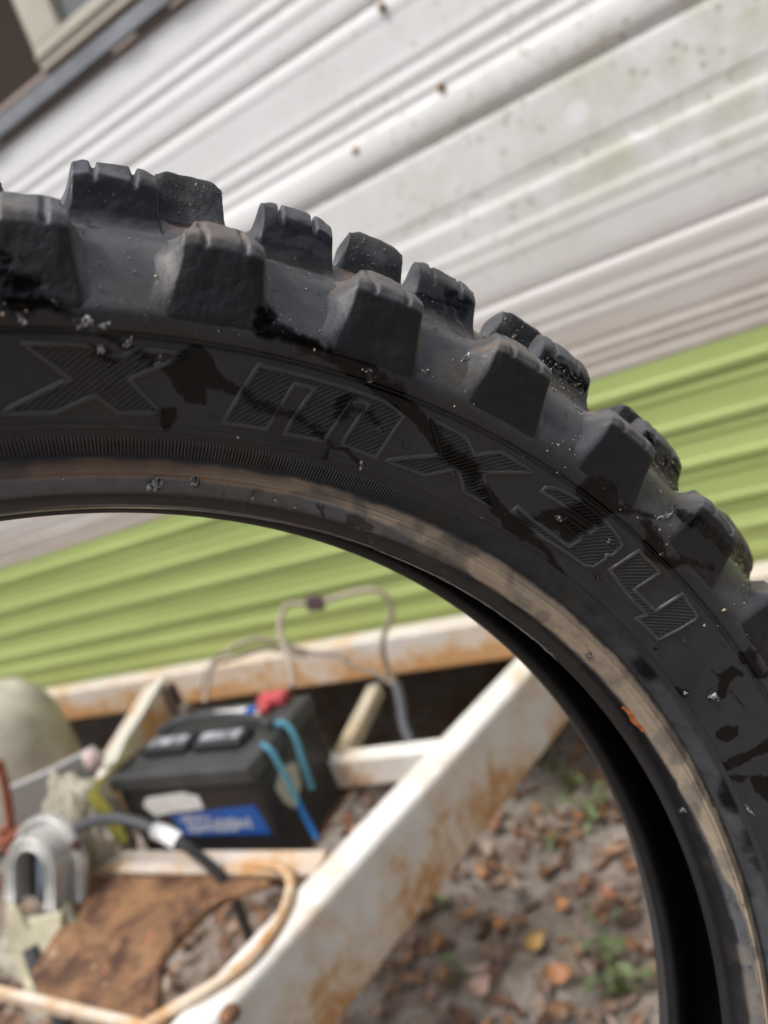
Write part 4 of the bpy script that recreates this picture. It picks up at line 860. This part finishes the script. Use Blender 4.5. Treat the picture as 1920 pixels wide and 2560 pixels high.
# ---- raised lettering
def zs(r): return np.interp(r, SIDE0[:110, 0], SIDE0[:110, 1])
sl = np.gradient(SIDE0[:110, 1], SIDE0[:110, 0])
def on_side(x, y, hgt):
    """x = arc in mm (clockwise), y = radius in mm -> point hgt mm above the sidewall"""
    r = np.asarray(y) / 1000; a = -np.asarray(x) / 275 ; s = np.interp(r, SIDE0[:110, 0], sl); k = np.sqrt(1 + s * s)
    hz = np.asarray(hgt) / 1000; r2 = r - s / k * hz; z = zs(r) + hz / k
    return np.stack([r2 * np.cos(a), r2 * np.sin(a), z], -1)
def letter(name, pts):
    p = np.array([(-t * DEG * 275, r) for t, r in pts]); area = .5 * np.sum(p[:, 0] * np.roll(p[:, 1], -1) - np.roll(p[:, 0], -1) * p[:, 1])
    if area < 0: p = p[::-1]
    q = []
    for i in range(len(p)):                                   # subdivide so that the outline follows the curve
        a, b = p[i], p[(i + 1) % len(p)]; n = max(1, int(np.hypot(*(b - a)) / 2.5)); q += [a + (b - a) * k / n for k in range(n)]
    q = np.array(q); d1 = q - np.roll(q, 1, 0); d2 = np.roll(q, -1, 0) - q
    n1 = np.c_[-d1[:, 1], d1[:, 0]]; n2 = np.c_[-d2[:, 1], d2[:, 0]]
    n1 /= np.linalg.norm(n1, axis=1)[:, None]; n2 /= np.linalg.norm(n2, axis=1)[:, None]
    mt = n1 + n2; mt /= np.maximum(np.sum(mt * n1, 1), .45)[:, None]          # mitre (points inward)
    rows = []
    for off, hgt in ((-.85, -.15), (-.50, .65), (-.2, .80), (.2, .80), (.50, .65), (.85, -.15)):
        e = q + mt * off; rows.append(on_side(e[:, 0], e[:, 1], np.full(len(q), hgt)))
    V = np.stack(rows, 1).reshape(-1, 3); n = len(q)
    i = np.arange(n)[:, None]; j = np.arange(5)[None]
    Q = np.stack(np.broadcast_arrays(i * 6 + j, ((i + 1) % n) * 6 + j, ((i + 1) % n) * 6 + j + 1, i * 6 + j + 1), -1).reshape(-1, 4)
    th, r = polar_of(V); at = {'wet': wet_fn(th, r, V), 'dust_sheen': np.full(len(V), .5)}
    ob = link('raised_letter', np_mesh(name, V, Q, M_RUB, True, at), tyre)
    # hatching inside the outline
    ca, sa = math.cos(38 * DEG), math.sin(38 * DEG); rot = np.c_[p[:, 0] * ca + p[:, 1] * sa, -p[:, 0] * sa + p[:, 1] * ca]
    Vs = []; Qs = []; pitch = 1.22
    y = math.ceil(rot[:, 1].min() / pitch) * pitch
    while y < rot[:, 1].max():
        xs = []
        for i in range(len(rot)):
            (x0, y0), (x1, y1) = rot[i], rot[(i + 1) % len(rot)]
            if (y0 > y) != (y1 > y): xs.append(x0 + (y - y0) / (y1 - y0) * (x1 - x0))
        xs.sort()
        for a, b in zip(xs[::2], xs[1::2]):
            if b - a < 1.2: continue
            m = max(2, int((b - a) / 2.5) + 1); X = np.linspace(a + .3, b - .3, m)
            o = sum(len(v) for v in Vs); blk = []
            for dy, hgt in ((-.40, -.1), (-.15, .50), (.15, .50), (.40, -.1)):
                wx = X * ca - (y + dy) * sa; wy = X * sa + (y + dy) * ca; blk.append(on_side(wx, wy, np.full(m, hgt)))
            Vs.append(np.stack(blk, 1).reshape(-1, 3))
            for k in range(m - 1):
                for j in range(3): Qs.append((o + k * 4 + j, o + (k + 1) * 4 + j, o + (k + 1) * 4 + j + 1, o + k * 4 + j + 1))
        y += pitch
    V = np.concatenate(Vs); th, r = polar_of(V)
    h = link('hatching', np_mesh('hatching', V, np.array(Qs), M_RUB, False, {'wet': wet_fn(th, r, V), 'dust_sheen': np.full(len(V), .36)}), ob)
    return ob
for nm in ('X1', 'M', 'X2', 'S', 'T'): letter('raised_letter', LET[nm])

# ---- orange paint mark on the bead
ta = np.linspace(42.0, 38.6, 14); ra = np.linspace(0, 1, 5); Vv = []
for t in ta:
    for x in ra:
        aa = .0105 + (x - .5) * .0022 * (0.5 + .5 * math.sin((42.2 - t) / 3.6 * math.pi)) + .0004 * math.sin(t * 3.1)
        rr = np.interp(aa, ab, BEAD[:, 0]); zz = np.interp(aa, ab, BEAD[:, 1]); k = [np.interp(aa, ab, nb[:, 0]), np.interp(aa, ab, nb[:, 1])]
        rr += k[0] * .00012; zz += k[1] * .00012; Vv.append((rr * math.cos(t * DEG), rr * math.sin(t * DEG), zz))
Qv = [(i * 5 + j, (i + 1) * 5 + j, (i + 1) * 5 + j + 1, i * 5 + j + 1) for i in range(13) for j in range(4)]
tag(link('paint_mark', np_mesh('paint_mark', Vv, Qv, plain('orange_paint', (.62, .19, .05), .6, var=.5, sc=400)), tyre), 'orange paint dash on the bead')

# ---- frayed pale threads along the bead edge
mb = MB()
for i in range(26):
    t0 = rng.uniform(51, 71); ln = rng.uniform(1.2, 5); ph = rng.uniform(0, 9); path = []
    for k in range(9):
        t = t0 - ln * k / 8; aa = .0012 + .0007 * math.sin(ph + k * .9) + rng.uniform(-.0002, .0002)
        rr = np.interp(aa, ab, BEAD[:, 0]) - .0002; zz = np.interp(aa, ab, BEAD[:, 1]) + .0002; path.append((rr * math.cos(t * DEG), rr * math.sin(t * DEG), zz))
    mb.tube(path, .00014, 5)
for t0, ln in ((64.7, .0022), (22.4, .003)):
    c, s = math.cos(t0 * DEG), math.sin(t0 * DEG); mb.tube([(.2497 * c, .2497 * s, -.0462), (.2465 * c - .001 * s, .2465 * s, -.0468), (.2440 * c, .2440 * s, -.0470)], .0003, 5)
tag(mb.obj('frayed_thread', plain('pale_thread', (.35, .34, .33), .5), tyre, True), 'pale frayed threads on the bead edge', kind='stuff')

def fix_normals(ob):
    bm = bmesh.new(); bm.from_mesh(ob.data); bmesh.ops.recalc_face_normals(bm, faces=bm.faces[:]); bm.to_mesh(ob.data); bm.free()

# ---- water drops and mud crumbs lying on the tyre
water = N('water'); water.set(Base_Color=(1, 1, 1), Roughness=0.02, IOR=1.33, Transmission_Weight=1.0)
water.bump(water.noise(520, 3, .6), .55, .0012)
FULLO = np.r_[BEAD, SIDE[1:]]
fa = arc_len(FULLO); fn_ = outn(FULLO)
def surf(t, a):
    p = np.array([np.interp(a, fa, FULLO[:, 0]), np.interp(a, fa, FULLO[:, 1])]); k = np.array([np.interp(a, fa, fn_[:, 0]), np.interp(a, fa, fn_[:, 1])])
    c, s = math.cos(t * DEG), math.sin(t * DEG)
    return Vector((p[0] * c, p[0] * s, p[1])), Vector((k[0] * c, k[0] * s, k[1])), Vector((-s, c, 0))
Rinv = np.array([TY_X, TY_Y, TY_N]); DOWN = Vector(Rinv @ (CAM_R.T @ np.array([0, 0, -1.])))
mb = MB()
def drop(t, r_mm, size, hgt=.52, el=1.35):
    i = np.abs(FULLO[:100, 0] * 1000 - r_mm).argmin() if r_mm < 255 else 100 + np.abs(FULLO[100:240, 0] * 1000 - r_mm).argmin()
    P, n, tg = surf(t, fa[i]); d = (DOWN - n * DOWN.dot(n)).normalized(); s = n.cross(d)
    k, m = 12, 5; vs = []; fs = []
    for a in range(m + 1):
        ph = a / m * math.pi / 2
        for b in range(k):
            ps = 2 * math.pi * b / k; w_ = 1 + .12 * math.sin(3 * ps + t * 7)
            vs.append(P + n * (math.sin(ph) * size * hgt - size * .03) + (d * math.cos(ps) * el + s * math.sin(ps)) * size * .5 * math.cos(ph) * w_)
    for a in range(m):
        for b in range(k): fs.append((a * k + b, a * k + (b + 1) % k, (a + 1) * k + (b + 1) % k, (a + 1) * k + b))
    fs.append(tuple(range(k))[::-1]); mb.add(vs, fs)
for t, r, s in DROPS: drop(t, r, s * .00095 * (1 if s > 2 else 1.1), el=1 + .5 * rng.random())
for i in range(620):
    t = rng.uniform(-10, 100); r = rng.choice([rng.uniform(242, 249), rng.uniform(262, 312), rng.uniform(286, 318)]); drop(t, r, min(.0022, .00045 + rng.exponential(.00042)), el=1 + .8 * rng.random())
wd = mb.obj('water_drops', water.m, None, True); fix_normals(wd); wd.parent = None; wd.matrix_world = tyre.matrix_world.copy()
tag(wd, 'clear water drops beaded on the black tyre', 'water drops', kind='stuff')

# crinkled white dabs: sky glints on the water, painted in the colour
n = N('painted_glint'); co = n.co(); f = n.noise(900, 4, .7, co, 1.2)
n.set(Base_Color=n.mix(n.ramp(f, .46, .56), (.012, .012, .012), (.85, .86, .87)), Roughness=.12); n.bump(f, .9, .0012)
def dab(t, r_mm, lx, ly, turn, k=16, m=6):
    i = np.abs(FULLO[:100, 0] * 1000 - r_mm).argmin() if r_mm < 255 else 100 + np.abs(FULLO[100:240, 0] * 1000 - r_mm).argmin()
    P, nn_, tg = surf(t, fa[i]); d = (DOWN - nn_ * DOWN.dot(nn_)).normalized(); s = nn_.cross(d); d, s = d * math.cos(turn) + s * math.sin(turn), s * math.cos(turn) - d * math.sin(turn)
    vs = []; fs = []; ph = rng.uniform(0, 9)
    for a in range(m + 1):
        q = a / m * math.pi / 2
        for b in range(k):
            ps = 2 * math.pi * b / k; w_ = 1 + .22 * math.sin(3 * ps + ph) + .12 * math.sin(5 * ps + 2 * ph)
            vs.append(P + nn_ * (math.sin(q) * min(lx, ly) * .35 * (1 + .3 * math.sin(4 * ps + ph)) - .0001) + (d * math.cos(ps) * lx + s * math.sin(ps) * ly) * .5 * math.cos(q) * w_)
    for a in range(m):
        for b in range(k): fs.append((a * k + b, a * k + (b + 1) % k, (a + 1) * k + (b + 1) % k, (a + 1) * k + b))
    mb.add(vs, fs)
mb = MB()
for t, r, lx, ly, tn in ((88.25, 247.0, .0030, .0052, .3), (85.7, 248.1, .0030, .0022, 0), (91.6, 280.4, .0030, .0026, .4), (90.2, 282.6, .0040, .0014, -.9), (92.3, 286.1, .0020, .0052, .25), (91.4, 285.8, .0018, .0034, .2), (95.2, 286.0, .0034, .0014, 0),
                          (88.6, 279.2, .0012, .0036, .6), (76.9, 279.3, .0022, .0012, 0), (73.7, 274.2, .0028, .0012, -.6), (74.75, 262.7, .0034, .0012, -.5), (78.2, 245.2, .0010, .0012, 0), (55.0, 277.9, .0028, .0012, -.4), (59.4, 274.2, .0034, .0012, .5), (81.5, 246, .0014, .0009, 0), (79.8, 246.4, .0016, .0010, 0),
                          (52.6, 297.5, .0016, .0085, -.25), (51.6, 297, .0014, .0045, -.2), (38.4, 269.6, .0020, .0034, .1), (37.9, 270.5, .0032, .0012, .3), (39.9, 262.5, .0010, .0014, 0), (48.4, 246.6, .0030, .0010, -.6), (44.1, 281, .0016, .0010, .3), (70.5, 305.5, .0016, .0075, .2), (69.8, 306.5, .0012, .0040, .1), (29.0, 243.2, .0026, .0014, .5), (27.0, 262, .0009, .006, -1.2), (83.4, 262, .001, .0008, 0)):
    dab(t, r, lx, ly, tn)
gl = mb.obj('glint_dabs', n.m, None, True); fix_normals(gl); gl.matrix_world = tyre.matrix_world.copy()
tag(gl, 'painted white glints on the tyre sidewall and bead', 'painted_glint', kind='stuff')

mb = MB()
for i in range(1300):
    t = rng.uniform(-10, 104); a = rng.choice([rng.normal(.078, .006), rng.normal(.088, .006), rng.uniform(.066, .1)], p=[.4, .4, .2]); a = float(np.clip(a, .066, fa[-1] - .001))
    P, n, tg = surf(t, a); s = float(min(.0011, .00018 + rng.exponential(.00016))); P = P + n * s * .2
    x = Vector(rng.normal(size=3)).normalized(); y = x.cross(n); y = y.normalized() if y.length > 1e-3 else tg
    o = [P + x * s * rng.uniform(.6, 1.6), P + y * s * .7, P - x * s * .8, P - y * s * .6, P + n * s * .7]
    mb.add(o, [(0, 1, 4), (1, 2, 4), (2, 3, 4), (3, 0, 4)])
for p in np.concatenate(GRIT):
    P = Vector(p); n = Vector((p[0], p[1], 0)).normalized() * .3 + Vector((0, 0, 1)); n.normalize(); s = float(min(.0009, .00016 + rng.exponential(.00014)))
    P = P + n * s * .15; x = Vector(rng.normal(size=3)).normalized(); y = x.cross(n).normalized()
    mb.add([P + x * s * rng.uniform(.6, 1.8), P + y * s * .7, P - x * s * .8, P - y * s * .6, P + n * s * .7], [(0, 1, 4), (1, 2, 4), (2, 3, 4), (3, 0, 4)])
md = mb.obj('mud_crumbs', plain('dry_mud', (.40, .32, .23), .9, var=.5, sc=900)); md.matrix_world = tyre.matrix_world.copy()
tag(md, 'pale crumbs of dried mud stuck between the tyre knobs', 'mud', kind='stuff')
